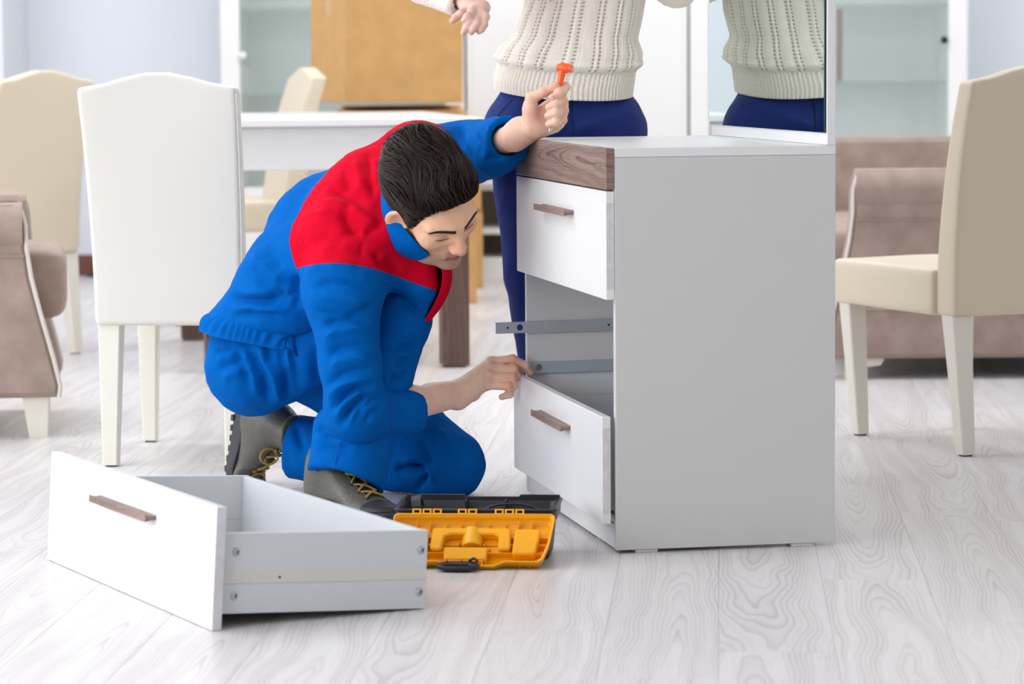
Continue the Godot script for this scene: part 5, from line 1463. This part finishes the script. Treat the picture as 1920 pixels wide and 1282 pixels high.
	# stitched seams
	for q in [
		["blue_seam", [Vector3(-0.2633, 0.2503, -6.5362), Vector3(-0.2620, 0.2394, -6.5309), Vector3(-0.2609, 0.2282, -6.5285), Vector3(-0.2599, 0.2167, -6.5288), Vector3(-0.2593, 0.2060, -6.5317), Vector3(-0.2588, 0.1948, -6.5387), Vector3(-0.2586, 0.1830, -6.5506), Vector3(-0.2586, 0.1702, -6.5704)]],
		["blue_seam", [Vector3(-0.0465, 0.8324, -6.7042), Vector3(-0.0477, 0.8217, -6.6997), Vector3(-0.0489, 0.8110, -6.6979), Vector3(-0.0501, 0.8002, -6.6961), Vector3(-0.0508, 0.7893, -6.6945), Vector3(-0.0515, 0.7783, -6.6956), Vector3(-0.0522, 0.7669, -6.7086), Vector3(-0.0530, 0.7555, -6.7178)]],
		["blue_seam", [Vector3(-0.3693, 0.1639, -6.5163), Vector3(-0.3718, 0.1524, -6.5103), Vector3(-0.3743, 0.1410, -6.5043), Vector3(-0.3767, 0.1296, -6.4978), Vector3(-0.3788, 0.1182, -6.4918), Vector3(-0.3818, 0.1045, -6.5032), Vector3(-0.3909, 0.0771, -6.6158)]],
		["blue_seam", [Vector3(-0.4323, 0.1123, -6.5283), Vector3(-0.4234, 0.1015, -6.5396), Vector3(-0.4165, 0.0865, -6.5820), Vector3(-0.4063, 0.0791, -6.6018), Vector3(-0.3954, 0.0729, -6.6122), Vector3(-0.3843, 0.0673, -6.6188), Vector3(-0.3729, 0.0655, -6.6226), Vector3(-0.3615, 0.0640, -6.6244), Vector3(-0.3499, 0.0627, -6.6244), Vector3(-0.3382, 0.0617, -6.6224), Vector3(-0.3276, 0.0638, -6.6197), Vector3(-0.3116, 0.0815, -6.5029), Vector3(-0.3012, 0.0836, -6.4992), Vector3(-0.2914, 0.0838, -6.5100)]],
		]:
		part("seam", MB.new().tube(q[1], 0.0008, 5), M[q[0]], jacket)
	# ------------------------------------------------ body
	var body := MB.new()
	var core := Field.new()
	core.cap(pel.lerp(mid, 0.15), mid, 0.07, 0.08, 0.04)
	core.cap(mid, chest, 0.09, 0.085, 0.04)
	core.cap(sh_r, sh_l, 0.05, 0.05, 0.04)
	core.cap(chest, neck, 0.07, 0.055, 0.04)
	core.cap(hip_r, hip_l, 0.06, 0.06, 0.04)
	for q in [[hip_r, knee_r, 0.06, 0.04], [knee_r, ank_r, 0.04, 0.030], [hip_l, knee_l, 0.06, 0.04], [knee_l, knee_l.lerp(ank_l, 0.8), 0.04, 0.035], [sh_r, elb_r, 0.05, 0.042], [sh_l, elb_l, 0.05, 0.042]]:
		core.cap(q[0], q[1], q[2], q[3], 0.03)
	core.build(0.014, body)
	tint(body, 0, Color(0.56, 0.30, 0.21), [])
	# right hand: back of the hand up, forefinger reaching for the rail, the rest curled
	var s0 := body.v.size()
	var fr := Field.new()
	fr.cap(elb_r, elb_r.lerp(wr_r, 0.55), 0.043, 0.036, 0.02)
	fr.cap(elb_r.lerp(wr_r, 0.55), wr_r, 0.036, 0.0255, 0.02)
	var km := [Vector3(-0.0466, 0.3050, -6.8024), Vector3(-0.0525, 0.2926, -6.7842), Vector3(-0.0549, 0.2760, -6.7726), Vector3(-0.0585, 0.2563, -6.7678)]
	fr.cap(elb_r.lerp(wr_r, 0.75) + Vector3(0, 0.008, 0), wr_r + Vector3(0, 0.008, -0.004), 0.027, 0.023, 0.02)
	for k in 4:
		fr.cap(wr_r + (km[k] - wr_r) * 0.08 + (km[k] - km[1]) * 0.35, km[k], 0.0235 - 0.001 * k, 0.0118, 0.012)
	fr.build(0.0036, body)
	var fh := Field.new()
	for k in 4:
		fh.cap(wr_r.lerp(km[k], 0.35), km[k], 0.017, 0.0115, 0.012)
		fh.ball(km[k], 0.0122, 0.006)
	fh.ball(wr_r.lerp(km[3], 0.55) + Vector3(0, -0.010, 0), 0.016, 0.014)
	finger(fh, [km[0], Vector3(0.0009, 0.3103, -6.8059), Vector3(0.0293, 0.2949, -6.8145), Vector3(0.0399, 0.2775, -6.8209)], 0.0108, 0.0080)
	finger(fh, [km[1], Vector3(0.0031, 0.2890, -6.7919), Vector3(0.0089, 0.2721, -6.7943), Vector3(-0.0007, 0.2562, -6.7989)], 0.0112, 0.0084)
	finger(fh, [km[2], Vector3(-0.0006, 0.2713, -6.7792), Vector3(0.0028, 0.2531, -6.7825), Vector3(-0.0079, 0.2382, -6.7892)], 0.0108, 0.0080)
	finger(fh, [km[3], Vector3(-0.0102, 0.2535, -6.7685), Vector3(-0.0056, 0.2343, -6.7808), Vector3(-0.0234, 0.2269, -6.7952)], 0.0098, 0.0074)
	finger(fh, [Vector3(-0.0840, 0.2471, -6.8222), Vector3(-0.0424, 0.2604, -6.8414), Vector3(-0.0124, 0.2715, -6.8244), Vector3(0.0090, 0.2736, -6.8145)], 0.0150, 0.0088)
	fh.build(0.0025, body)
	tint(body, s0, Color(0.96, 0.61, 0.45), km + [Vector3(0.0009, 0.3111, -6.7979), Vector3(0.0031, 0.2896, -6.7859), Vector3(-0.0006, 0.2718, -6.7742), Vector3(-0.0102, 0.2541, -6.7625), Vector3(0.0400, 0.2759, -6.8248)])  # paler than the left hand, brightness put into the skin colour
	# left hand: a fist round the tool, palm side towards us, its heel on the dresser's corner
	var s1 := body.v.size()
	var fl := Field.new()
	fl.cap(elb_l, wr_l, 0.042, 0.0275, 0.02)
	fl.cap(wr_l, Vector3(0.0333, 0.8167, -6.6586), 0.0275, 0.026, 0.02)
	fl.cap(Vector3(0.0207, 0.8281, -6.6666), Vector3(0.0471, 0.8260, -6.6484), 0.022, 0.022, 0.02)
	fl.build(0.0036, body)
	var fp := Field.new()
	var lm := [Vector3(0.1078, 0.8941, -6.6757), Vector3(0.1123, 0.8757, -6.6740), Vector3(0.1109, 0.8562, -6.6692), Vector3(0.1049, 0.8368, -6.6634)]
	for k in 4:
		fp.cap(Vector3(0.0402, 0.8248, -6.6543).lerp(lm[k], 0.12), lm[k], 0.021, 0.0125, 0.014)
		fp.ball(lm[k], 0.0120, 0.006)
	fp.cap(Vector3(0.0424, 0.8228, -6.6390), Vector3(0.0439, 0.8721, -6.6406), 0.020, 0.0165, 0.014)     # ball of the thumb
	fp.cap(Vector3(0.0608, 0.8215, -6.6419), Vector3(0.0955, 0.8291, -6.6487), 0.0175, 0.014, 0.012)    # heel of the hand
	fp.cap(Vector3(0.0554, 0.8430, -6.6610), Vector3(0.0844, 0.8657, -6.6631), 0.018, 0.014, 0.014)
	finger(fp, [Vector3(0.0404, 0.8663, -6.6430), Vector3(0.0463, 0.8904, -6.6382), Vector3(0.0738, 0.9041, -6.6274), Vector3(0.0979, 0.9165, -6.6225)], 0.0150, 0.0086)
	finger(fp, [lm[0], Vector3(0.1189, 0.9139, -6.6444), Vector3(0.1057, 0.9017, -6.6152), Vector3(0.0919, 0.8916, -6.6122)], 0.0110, 0.0086)
	finger(fp, [lm[1], Vector3(0.1139, 0.8832, -6.6315), Vector3(0.0986, 0.8779, -6.6059), Vector3(0.0837, 0.8711, -6.6123)], 0.0112, 0.0090)
	finger(fp, [lm[2], Vector3(0.1149, 0.8638, -6.6277), Vector3(0.0984, 0.8586, -6.6022), Vector3(0.0813, 0.8529, -6.6097)], 0.0108, 0.0088)
	finger(fp, [lm[3], Vector3(0.1124, 0.8432, -6.6259), Vector3(0.0971, 0.8393, -6.6014), Vector3(0.0823, 0.8346, -6.6090)], 0.0098, 0.0080)
	fp.build(0.0025, body)
	tint(body, s1, Color(0.84, 0.52, 0.38), [Vector3(0.0918, 0.8916, -6.6102), Vector3(0.0979, 0.9165, -6.6225), Vector3(0.0738, 0.9041, -6.6214), Vector3(0.1137, 0.8833, -6.6195), Vector3(0.1147, 0.8639, -6.6177), Vector3(0.1122, 0.8434, -6.6158), Vector3(0.0380, 0.8552, -6.6270)])
	# neck and head
	var hf := build_head(body, hx, true)
	part("body", body, M.skin, o, back)
	face_details(o, back, hf, hx)
	part("fingernail", MB.new().cushion(Vector3(0.009, 0.0105, 0.003), 0.003, T(Vector3(0.0889, 0.8906, -6.6016), Vector3(0.1, -0.3, 0.9)), null, 2), M.nail, o, back)
	part("fingernail", MB.new().cushion(Vector3(0.0085, 0.011, 0.003), 0.003, T(Vector3(0.0417, 0.2756, -6.8218), Vector3(0.2, 0.5, 0.45)), null, 2), M.nail, o, back)
	# hair
	var hr := Field.new()
	hr.ell(T(Vector3(0, 0.050, -0.034)), Vector3(0.089, 0.114, 0.121), 0.01)
	hr.ell(T(Vector3(0, 0.108, 0.022)), Vector3(0.070, 0.056, 0.074), 0.03)
	hr.ell(T(Vector3(0, 0.10, -0.07)), Vector3(0.075, 0.07, 0.07), 0.03)
	for s in [-1.0, 1.0]:
		hr.cap(Vector3(s * 0.071, 0.05, 0.022), Vector3(s * 0.0735, -0.006, 0.012), 0.012, 0.006, 0.012)
	hr.ell(T(Vector3(0, 0.018, 0.110), Vector3(-0.10, 0, 0)), Vector3(0.083, 0.092, 0.084), 0.030, 1)
	hr.ell(T(Vector3(0, -0.07, 0.03)), Vector3(0.12, 0.085, 0.11), 0.012, 1)
	for s in [-1.0, 1.0]: hr.ell(T(Vector3(s * 0.098, -0.014, -0.010)), Vector3(0.045, 0.052, 0.036), 0.008, 1)
	hr.ell(T(Vector3(0, -0.17, -0.06)), Vector3(0.12, 0.09, 0.12), 0.012, 1)
	var hm := hr.build(0.0042)
	var hn2 := noise(30.0, 9, 2)
	for i in hm.v.size():
		var p := hm.v[i]
		var w := 0.0011 * sin(520.0 * p.x + 60.0 * hn2.get_noise_3dv(p * 0.5)) + 0.002 * hn2.get_noise_3dv(p * 0.8) - 0.0022
		hm.v[i] = p + hm.n[i] * w
	hm.smooth()
	var hair := part("hair", MB.new().add(hm, hx), M.hair_base, o, back)
	var rg := RandomNumberGenerator.new()
	rg.seed = 12
	var locks := MB.new()
	var swirl := noise(9.0, 33, 2)
	var hl := hr.all()
	var count := 0
	while count < 2200:
		var big := count < 650
		var d := Vector3(rg.randf_range(-1, 1), rg.randf_range(-0.35, 1), rg.randf_range(-1, 1))
		if d.length() < 0.3: continue
		var p := snap(hr, Vector3(0, 0.055, -0.02) + d.normalized() * 0.12, 0.0, 4)
		if absf(hr.at(p, hl)) > 0.002: continue
		count += 1
		var pts := []
		var rad := []
		var n := rg.randi_range(8, 13) if not big else rg.randi_range(10, 15)
		var r0 := rg.randf_range(0.0012, 0.0024) if big else rg.randf_range(0.0005, 0.0012)
		var jit := (rg.randf_range(-0.22, 0.22) if big else rg.randf_range(-0.3, 0.3)) * (2.5 if rg.randf() < 0.15 else 1.0)
		var rise := rg.randf_range(-0.001, 0.002) + (0.006 if rg.randf() < 0.12 else 0.0)
		for k in n:
			pts.append(p)
			rad.append(maxf(0.0003, r0 * sin(PI * (0.12 + 0.88 * k / (n - 1.0)))))
			var sw := swirl.get_noise_3dv(p) * 2.6
			var side := signf(p.x) * smoothstep(0.0, 0.06, absf(p.x))
			var flow := Vector3(0.35 * sw + 0.30 * sin(p.z * 40.0), 0.5 - 7.0 * maxf(0.0, -p.z - 0.02), -1.0 + 0.2 * sw)
			flow.y -= 0.35 * absf(side)
			var nn := (p - Vector3(0, 0.055, -0.02)).normalized()
			flow = (flow - nn * flow.dot(nn)).normalized().rotated(nn, jit)
			p = snap(hr, p + flow * 0.0095, rise * k / n + 0.0006, 2)
		locks.tube(pts, rad, 6, 0.45, (pts[0] - Vector3(0, 0.055, -0.02)).normalized())
	part("hair_locks", MB.new().add(locks, hx), M.hair, hair).set_meta("kind", "stuff")
	# ------------------------------------------------ boots
	var xr := (Vector3(-0.2565, 0.0024, -6.4382) - Vector3(-0.4528, 0.0029, -6.6792))
	xr.y = 0.0
	xr = xr.normalized()
	boot(o, back * X(xr, Vector3.UP, xr.cross(Vector3.UP), Vector3(-0.438, 0.006, -6.655)), 0.0)
	var yl := Vector3(0.76, -0.06, 0.60).normalized()
	var xl := Vector3(-0.05, -0.99, 0.03)
	xl = (xl - yl * xl.dot(yl)).normalized()
	boot(o, back * X(xl, yl, xl.cross(yl), Vector3(-0.6146, 0.2156, -7.0502)), 1.35)
func woman() -> void:
	var base := Vector3(0.1226, 0, -7.15)
	var back := T(-base)
	var o := thing("person", "woman in a cream knitted sweater and navy trousers standing behind the dresser", "person", base + Vector3(0, 0, 0.03))
	var cx := func(y: float) -> float: return 0.1235 + 0.23 * maxf(0.0, y - 0.904)
	# trousers
	var t := Field.new()
	var hr := Vector3(0.040, 0.8099, -7.13)
	var hl := Vector3(0.2122, 0.8099, -7.15)
	var kr := Vector3(0.060, 0.48, -7.11)
	var kl := Vector3(0.2027, 0.48, -7.13)
	var ar := Vector3(0.100, 0.09, -7.17)
	var al := Vector3(0.2027, 0.09, -7.19)
	for q in [[hr, kr, 0.097, 0.077], [kr, ar, 0.077, 0.058], [hl, kl, 0.09, 0.07], [kl, al, 0.07, 0.056]]: t.cap(q[0], q[1], q[2], q[3], 0.014)
	t.cap(Vector3(0.04904, 0.802, -7.155), Vector3(0.2027, 0.802, -7.16), 0.110, 0.110, 0.03)
	t.cap(Vector3(0.08016, 0.9608, -7.15), Vector3(0.1745, 0.9608, -7.15), 0.085, 0.085, 0.07)
	for q in [ar, al]: t.cyl(q, q - Vector3(0, 0.2, 0), 0.09, 0.003)
	var nz := noise(8.0, 71, 3)
	var folds := [
		[[Vector3(0.1226, 0.9042, -7.04), Vector3(0.1226, 0.9042, -7.04).lerp(Vector3(0.1226, 0.7722, -7.04), 0.5), Vector3(0.1226, 0.7722, -7.04)], -0.005, 0.006], [[Vector3(0.1084, 0.9042, -7.04), Vector3(0.1084, 0.9042, -7.04).lerp(Vector3(0.1084, 0.7911, -7.04), 0.5), Vector3(0.1084, 0.7911, -7.04)], 0.003, 0.012],
		[[Vector3(0.04243, 0.9042, -7.05), Vector3(0.04243, 0.9042, -7.05).lerp(Vector3(0, 0.7345, -7.04), 0.5), Vector3(0, 0.7345, -7.04)], -0.004, 0.008], [[Vector3(0.01886, 0.8099, -7.03), Vector3(0.01886, 0.8099, -7.03).lerp(Vector3(0.04715, 0.5742, -7.04), 0.5), Vector3(0.04715, 0.5742, -7.04)], 0.005, 0.018], [[Vector3(0.01886, 0.6779, -7.03), Vector3(0.01886, 0.6779, -7.03).lerp(Vector3(0.06601, 0.527, -7.04), 0.5), Vector3(0.06601, 0.527, -7.04)], -0.004, 0.012],
		[[Vector3(0.132, 0.8099, -7.04), Vector3(0.132, 0.8099, -7.04).lerp(Vector3(0.2546, 0.8476, -7.07), 0.5), Vector3(0.2546, 0.8476, -7.07)], 0.004, 0.014], [[Vector3(0.1414, 0.7816, -7.04), Vector3(0.1414, 0.7816, -7.04).lerp(Vector3(0.2829, 0.8005, -7.09), 0.5), Vector3(0.2829, 0.8005, -7.09)], -0.004, 0.012]]
	var tr := part("trousers", cloth(t.build(0.007), folds.map(func(q): return [q[0], q[1] * 2.5, q[2]]), nz, 0.005), M.navy_cloth, o, back)
	for q in [[Vector3(0.0, 0.885, -7.06), Vector3(-0.045, 0.79, -7.09)], [Vector3(0.14, 0.885, -7.03), Vector3(0.145, 0.78, -7.03)]]:
		var pth := []
		for j in 9: pth.append(snap(t, q[0].lerp(q[1], j / 8.0), 0.0015))
		part("seam", MB.new().tube(pth, 0.0009, 5), M.hole, tr)
	# sweater: knit geometry on rings round the body
	var hem := 0.881
	var prof := func(y: float) -> Vector2:   # half width, half depth
		var a := [[0.8806, 0.1584, 0.1179], [0.9042, 0.1603, 0.1198], [0.9372, 0.1584, 0.1169], [0.957, 0.1720, 0.1290], [0.9702, 0.166, 0.1245], [1.027, 0.1414, 0.1113], [1.112, 0.1377, 0.1094], [1.234, 0.1556, 0.1226], [1.319, 0.1603, 0.1132], [1.385, 0.1226, 0.08487], [1.413, 0.06601, 0.0613]]
		for k in a.size() - 1:
			if y <= a[k + 1][0]:
				var w := smoothstep(0.0, 1.0, clampf((y - a[k][0]) / (a[k + 1][0] - a[k][0]), 0.0, 1.0))
				return Vector2(lerpf(a[k][1], a[k + 1][1], w), lerpf(a[k][2], a[k + 1][2], w))
		return Vector2(a[-1][1], a[-1][2])
	var drape := noise(7.0, 5, 2)
	var ring := func(y: float, ang: float) -> Vector3:
		var h: Vector2 = prof.call(y)
		var ca := cos(ang); var sa := sin(ang)
		var e := 0.85
		var p := Vector3(cx.call(y) + h.x * signf(ca) * pow(absf(ca), e), y, -7.15 + h.y * signf(sa) * pow(absf(sa), e))
		p.y += (0.030 * (1.0 - sa) * 0.5 * 2.0 * 0.62 - 0.010 * ca) * (1.0 - smoothstep(0.93, 1.06, y))
		return p
	var knit := MB.new()
	var rows := []
	var yy := hem
	while yy < 1.16:
		rows.append(yy); yy += 0.0018
	while yy < 1.41:
		rows.append(yy); yy += 0.012
	rows.append(1.41)
	const NA := 540
	var around := 0.94
	for j in rows.size():
		var y: float = rows[j]
		var rib := 1.0 - smoothstep(0.940, 0.946, y)
		for i in NA + 1:
			var ang := TAU * i / NA
			var p: Vector3 = ring.call(y, ang)
			var nn := Vector3(cos(ang), 0, sin(ang)).normalized()
			var s := ang / TAU * around + (0.10 * (y - 0.94) + 0.010 * sin((y - 0.94) * 14.0 + ang)) * (1.0 - rib)
			var d := 0.0
			var hole := 0.0
			if rib > 0.0: d += rib * (0.0022 * sin(s / around * TAU * 92.0) + 0.0006 * sin(y * 1400.0))
			if rib < 1.0:
				var m := fposmod(s, around / 20.0)
				var v := fposmod(y, 0.0085) - 0.00425
				for c in [0.010, 0.0225]:
					hole = maxf(hole, exp(-(m - c) * (m - c) / 4.6e-6 - v * v / 4.4e-6))
				d += (1.0 - rib) * (-0.0055 * hole + 0.0018 * exp(-pow(m - 0.01625, 2.0) / 6e-6) + 0.0004 * sin(s * 2200.0) * sin(y * 1500.0) + 0.0014 * smoothstep(0.026, 0.036, m))
			var big := drape.get_noise_3d(p.x * 1.0 + 0.4 * p.y, p.y * 0.7, p.z)
			d += 0.011 * big * smoothstep(0.935, 0.96, y)
			knit.v.append(p + nn * d); knit.n.append(nn); knit.uv.append(Vector2(s, y))
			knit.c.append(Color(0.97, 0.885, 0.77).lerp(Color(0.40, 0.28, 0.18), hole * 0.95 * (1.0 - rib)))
	for j in rows.size() - 1:
		for i in NA:
			var a := j * (NA + 1) + i
			knit.ix.append_array([a, a + 1, a + NA + 1, a + 1, a + NA + 2, a + NA + 1])
	knit.smooth()
	var sw := part("sweater", knit, M.knit, o, back)
	var turn := MB.new()   # the hem's thickness
	turn.grid(180, 3, func(u, v): return ring.call(hem + 0.002 - 0.003 * sin(PI * v), u * TAU) - Vector3(cos(u * TAU), 0, sin(u * TAU)) * (0.012 * v), true)
	for i in turn.c.size(): turn.c[i] = Color(0.97, 0.885, 0.77)
	part("hem", turn, M.knit, sw)
	# arms
	var sr := Vector3(0.08487, 1.357, -7.14)
	var er := Vector3(-0.2546, 1.178, -6.99)
	var wr := Vector3(-0.0976, 1.1084, -6.8782)
	var sl := Vector3(0.36, 1.357, -7.17)
	var el := Vector3(0.385, 1.15, -7.19)
	var wl := Vector3(0.25, 1.215, -7.0)
	var arms := [[sr, er, wr], [sl, el, wl]]
	for a in arms:
		var f := Field.new()
		var dr: Vector3 = (a[2] - a[1]).normalized()
		f.cap(a[0], a[1], 0.066, 0.056, 0.02)
		f.cap(a[1], a[2] + dr * 0.03, 0.056, 0.042, 0.02)
		f.cyl(a[2] - dr * 0.006, a[2] + dr * 0.12, 0.1, 0.004)
		f.cap(a[2] - dr * 0.03, a[2] + dr * 0.05, 0.030, 0.030, 0.003, 1)
		var m := f.build(0.006)
		for i in m.v.size():
			var p := m.v[i]
			var al2: float = (p - a[1]).dot(dr)
			var perp: Vector3 = p - a[1] - dr * al2
			m.v[i] = p + m.n[i] * (0.0012 * sin(perp.angle_to(Vector3.UP) * 34.0) + 0.004 * nz.get_noise_3dv(p * 2.0))
			m.c[i] = Color(0.97, 0.885, 0.77)
		m.smooth()
		part("sleeve", m, M.knit, sw)
	# body: hidden core, head, and the two hands
	var body := MB.new()
	var core := Field.new()
	core.cap(Vector3(0.132, 0.9042, -7.15), Vector3(0.2075, 1.263, -7.15), 0.085, 0.085, 0.03)
	core.cap(sr, sl, 0.042, 0.042, 0.03)
	core.cap(Vector3(0.2075, 1.263, -7.15), Vector3(0.2263, 1.47, -7.145), 0.07, 0.045, 0.03)
	for q in [[hr, kr, 0.07, 0.045], [kr, ar, 0.045, 0.035], [hl, kl, 0.07, 0.045], [kl, al, 0.045, 0.035], [sr, er, 0.04, 0.035], [er, wr, 0.035, 0.024], [sl, el, 0.04, 0.035], [el, wl, 0.035, 0.024]]: core.cap(q[0], q[1], q[2], q[3], 0.02)
	core.build(0.011, body)
	tint(body, 0, Color(0.74, 0.46, 0.37), [])
	var s0 := body.v.size()
	var f := Field.new()
	var k := [Vector3(-0.0937, 1.0842, -6.8388), Vector3(-0.0795, 1.0768, -6.8230), Vector3(-0.0664, 1.0719, -6.8126), Vector3(-0.0535, 1.0670, -6.8071)]
	f.cap(wr, wr + (k[1] - wr) * 0.4, 0.022, 0.021, 0.01)
	for q in k:
		f.cap(wr.lerp(q, 0.2), q, 0.017, 0.0105, 0.012)
	f.ball(Vector3(-0.0560, 1.0886, -6.8392), 0.014, 0.02)
	finger(f, [k[3], Vector3(-0.0559, 1.0505, -6.7905), Vector3(-0.0618, 1.0400, -6.7895), Vector3(-0.0677, 1.0343, -6.7940)], 0.0086, 0.0062)
	finger(f, [k[2], Vector3(-0.0722, 1.0529, -6.7857), Vector3(-0.0793, 1.0413, -6.7846), Vector3(-0.0841, 1.0332, -6.7889)], 0.0092, 0.0064)
	finger(f, [k[1], Vector3(-0.0874, 1.0565, -6.7880), Vector3(-0.0958, 1.0426, -6.7898), Vector3(-0.1018, 1.0322, -6.7938)], 0.0094, 0.0066)
	finger(f, [k[0], Vector3(-0.1076, 1.0745, -6.8128), Vector3(-0.1182, 1.0664, -6.8120), Vector3(-0.1266, 1.0583, -6.8163)], 0.0092, 0.0064)
	finger(f, [Vector3(-0.0735, 1.0886, -6.8291), Vector3(-0.0839, 1.0765, -6.8029), Vector3(-0.0932, 1.0670, -6.7870), Vector3(-0.1002, 1.0601, -6.7864)], 0.0105, 0.0068)
	f.build(0.0026, body)
	var f2 := Field.new()
	var dir := (wl - el).normalized()
	for q in 4:
		var m0: Vector3 = wl + dir * 0.085 + Vector3(0.0, 0.030 - 0.02 * q, -0.004)
		f2.cap(wl + dir * 0.01, m0, 0.021, 0.0105, 0.012)
		finger(f2, [m0, m0 + dir * 0.04 + Vector3(0, 0.004, -0.006), m0 + dir * 0.062 + Vector3(0, 0, -0.02), m0 + dir * 0.07 + Vector3(0, -0.004, -0.036)], 0.0086, 0.0066)
	finger(f2, [wl + dir * 0.025 + Vector3(0, 0.022, 0.004), wl + dir * 0.055 + Vector3(0, 0.050, 0.0), wl + dir * 0.085 + Vector3(0, 0.062, -0.006)], 0.0115, 0.0075)
	f2.build(0.003, body)
	tint(body, s0, Color(0.78, 0.50, 0.42), [Vector3(-0.0690, 1.0332, -6.8050), Vector3(-0.0867, 1.0334, -6.8050), Vector3(-0.1009, 1.0335, -6.8141), Vector3(-0.1240, 1.0593, -6.8024), Vector3(-0.1126, 1.0572, -6.8263)], 0.012)
	var hx := T(Vector3(0.2122, 1.564, -7.1), Vector3(0.35, -0.25, 0))
	var hf := build_head(body, hx, false)
	part("body", body, M.skin, o, back)
	face_details(o, back, hf, hx)
	# long brown hair, its ends just reaching into the picture
	var hb := Field.new()
	hb.ell(T(Vector3(0, 0.045, -0.022)), Vector3(0.086, 0.108, 0.112), 0.01)
	hb.ell(T(Vector3(0, -0.01, 0.10)), Vector3(0.068, 0.09, 0.075), 0.012, 1)
	var hm := hb.build(0.006)
	var hair := part("hair", MB.new().add(hm, hx), M.brown_hair, o, back)
	var rg := RandomNumberGenerator.new()
	rg.seed = 8
	var locks := MB.new()
	for i in 150:
		var sd := -1.0 if i % 2 == 0 else 1.0
		var a := rg.randf_range(-0.3, 1.0)
		var st := hx * Vector3(sd * 0.075, 0.04, -0.05 + 0.06 * a)
		var ex: float = 0.055 + rg.randf() * 0.06 if sd < 0 else 0.15 + rg.randf() * 0.16
		var en := Vector3(ex, rg.randf_range(1.100, 1.20), -7.0 - 0.02 * rg.randf())
		if i % 5 == 0: en = Vector3(0.225 + sd * 0.1, 1.25, -7.74)
		var pts := []
		for q in 12:
			var w := q / 11.0
			var m := st.lerp(en, w)
			m += Vector3(sd * 0.05 * sin(PI * w) + 0.008 * sin(w * 14.0 + i), 0, (0.05 if en.z > -7.17 else -0.03) * sin(PI * w))
			pts.append(m)
		locks.tube(pts, [0.002, 0.004, 0.005, 0.005, 0.005, 0.005, 0.005, 0.0045, 0.004, 0.003, 0.002, 0.0004], 5, 0.6)
	part("hair_locks", locks, M.brown_hair, hair).set_meta("kind", "stuff")
	# plain shoes
	for q in [ar, al]:
		part("shoe", MB.new().cushion(Vector3(0.085, 0.075, 0.235), 0.035, T(Vector3(q.x, 0.038, q.z + 0.06)), func(p: Vector3): return Vector3(p.x * (1.0 - 0.25 * smoothstep(0.05, 0.12, p.z)), p.y * (1.0 - 0.35 * smoothstep(0.0, 0.1, p.z)) - 0.012 * smoothstep(0.0, 0.1, p.z), p.z), 4), M.hole, o, back)

func hand_tool() -> void:
	var a := Vector3(0.0847, 0.8173, -6.6195)
	var b := Vector3(0.1084, 0.9289, -6.6297)
	var ax := (b - a).normalized()
	var o := thing("hammer", "small tool with a steel shaft and bright orange head held upright in the man's fist", "hammer", a)
	var y := Basis(Quaternion(Vector3.UP, ax))
	var t := Transform3D(y, Vector3.ZERO)
	part("shaft", MB.new().lathe([Vector2(0, 0), Vector2(0.0037, 0.0), Vector2(0.0044, 0.0008), Vector2(0.0044, 0.118), Vector2(0.0, 0.118)], t, 20), M.steel, o)
	part("sleeve", MB.new().lathe([Vector2(0.0, 0.103), Vector2(0.0062, 0.103), Vector2(0.0066, 0.105), Vector2(0.0080, 0.125), Vector2(0.0088, 0.136), Vector2(0.0084, 0.146), Vector2(0.0, 0.147)], t, 20), M.tool_orange, o)
	var hx := t * Transform3D(Basis(Vector3.BACK, -PI / 2 + 0.10) * Basis(Vector3.UP, 0.0), Vector3(0, 0.141, 0))
	hx = hx * T(Vector3.ZERO, Vector3(0.45, 0, 0))
	var hd := part("head", MB.new().lathe([Vector2(0.0, -0.0145), Vector2(0.0055, -0.0145), Vector2(0.0085, -0.012), Vector2(0.0105, -0.004), Vector2(0.0110, 0.004), Vector2(0.0095, 0.012), Vector2(0.0085, 0.016), Vector2(0.0088, 0.020), Vector2(0.0080, 0.0215), Vector2(0.0045, 0.0215), Vector2(0.0045, 0.018), Vector2(0.0, 0.018)], hx, 26), M.tool_orange, o)
	part("insert", MB.new().lathe([Vector2(0.0, 0.017), Vector2(0.0040, 0.017), Vector2(0.0040, 0.0212), Vector2(0.0, 0.0208)], hx, 6), M.steel, hd)
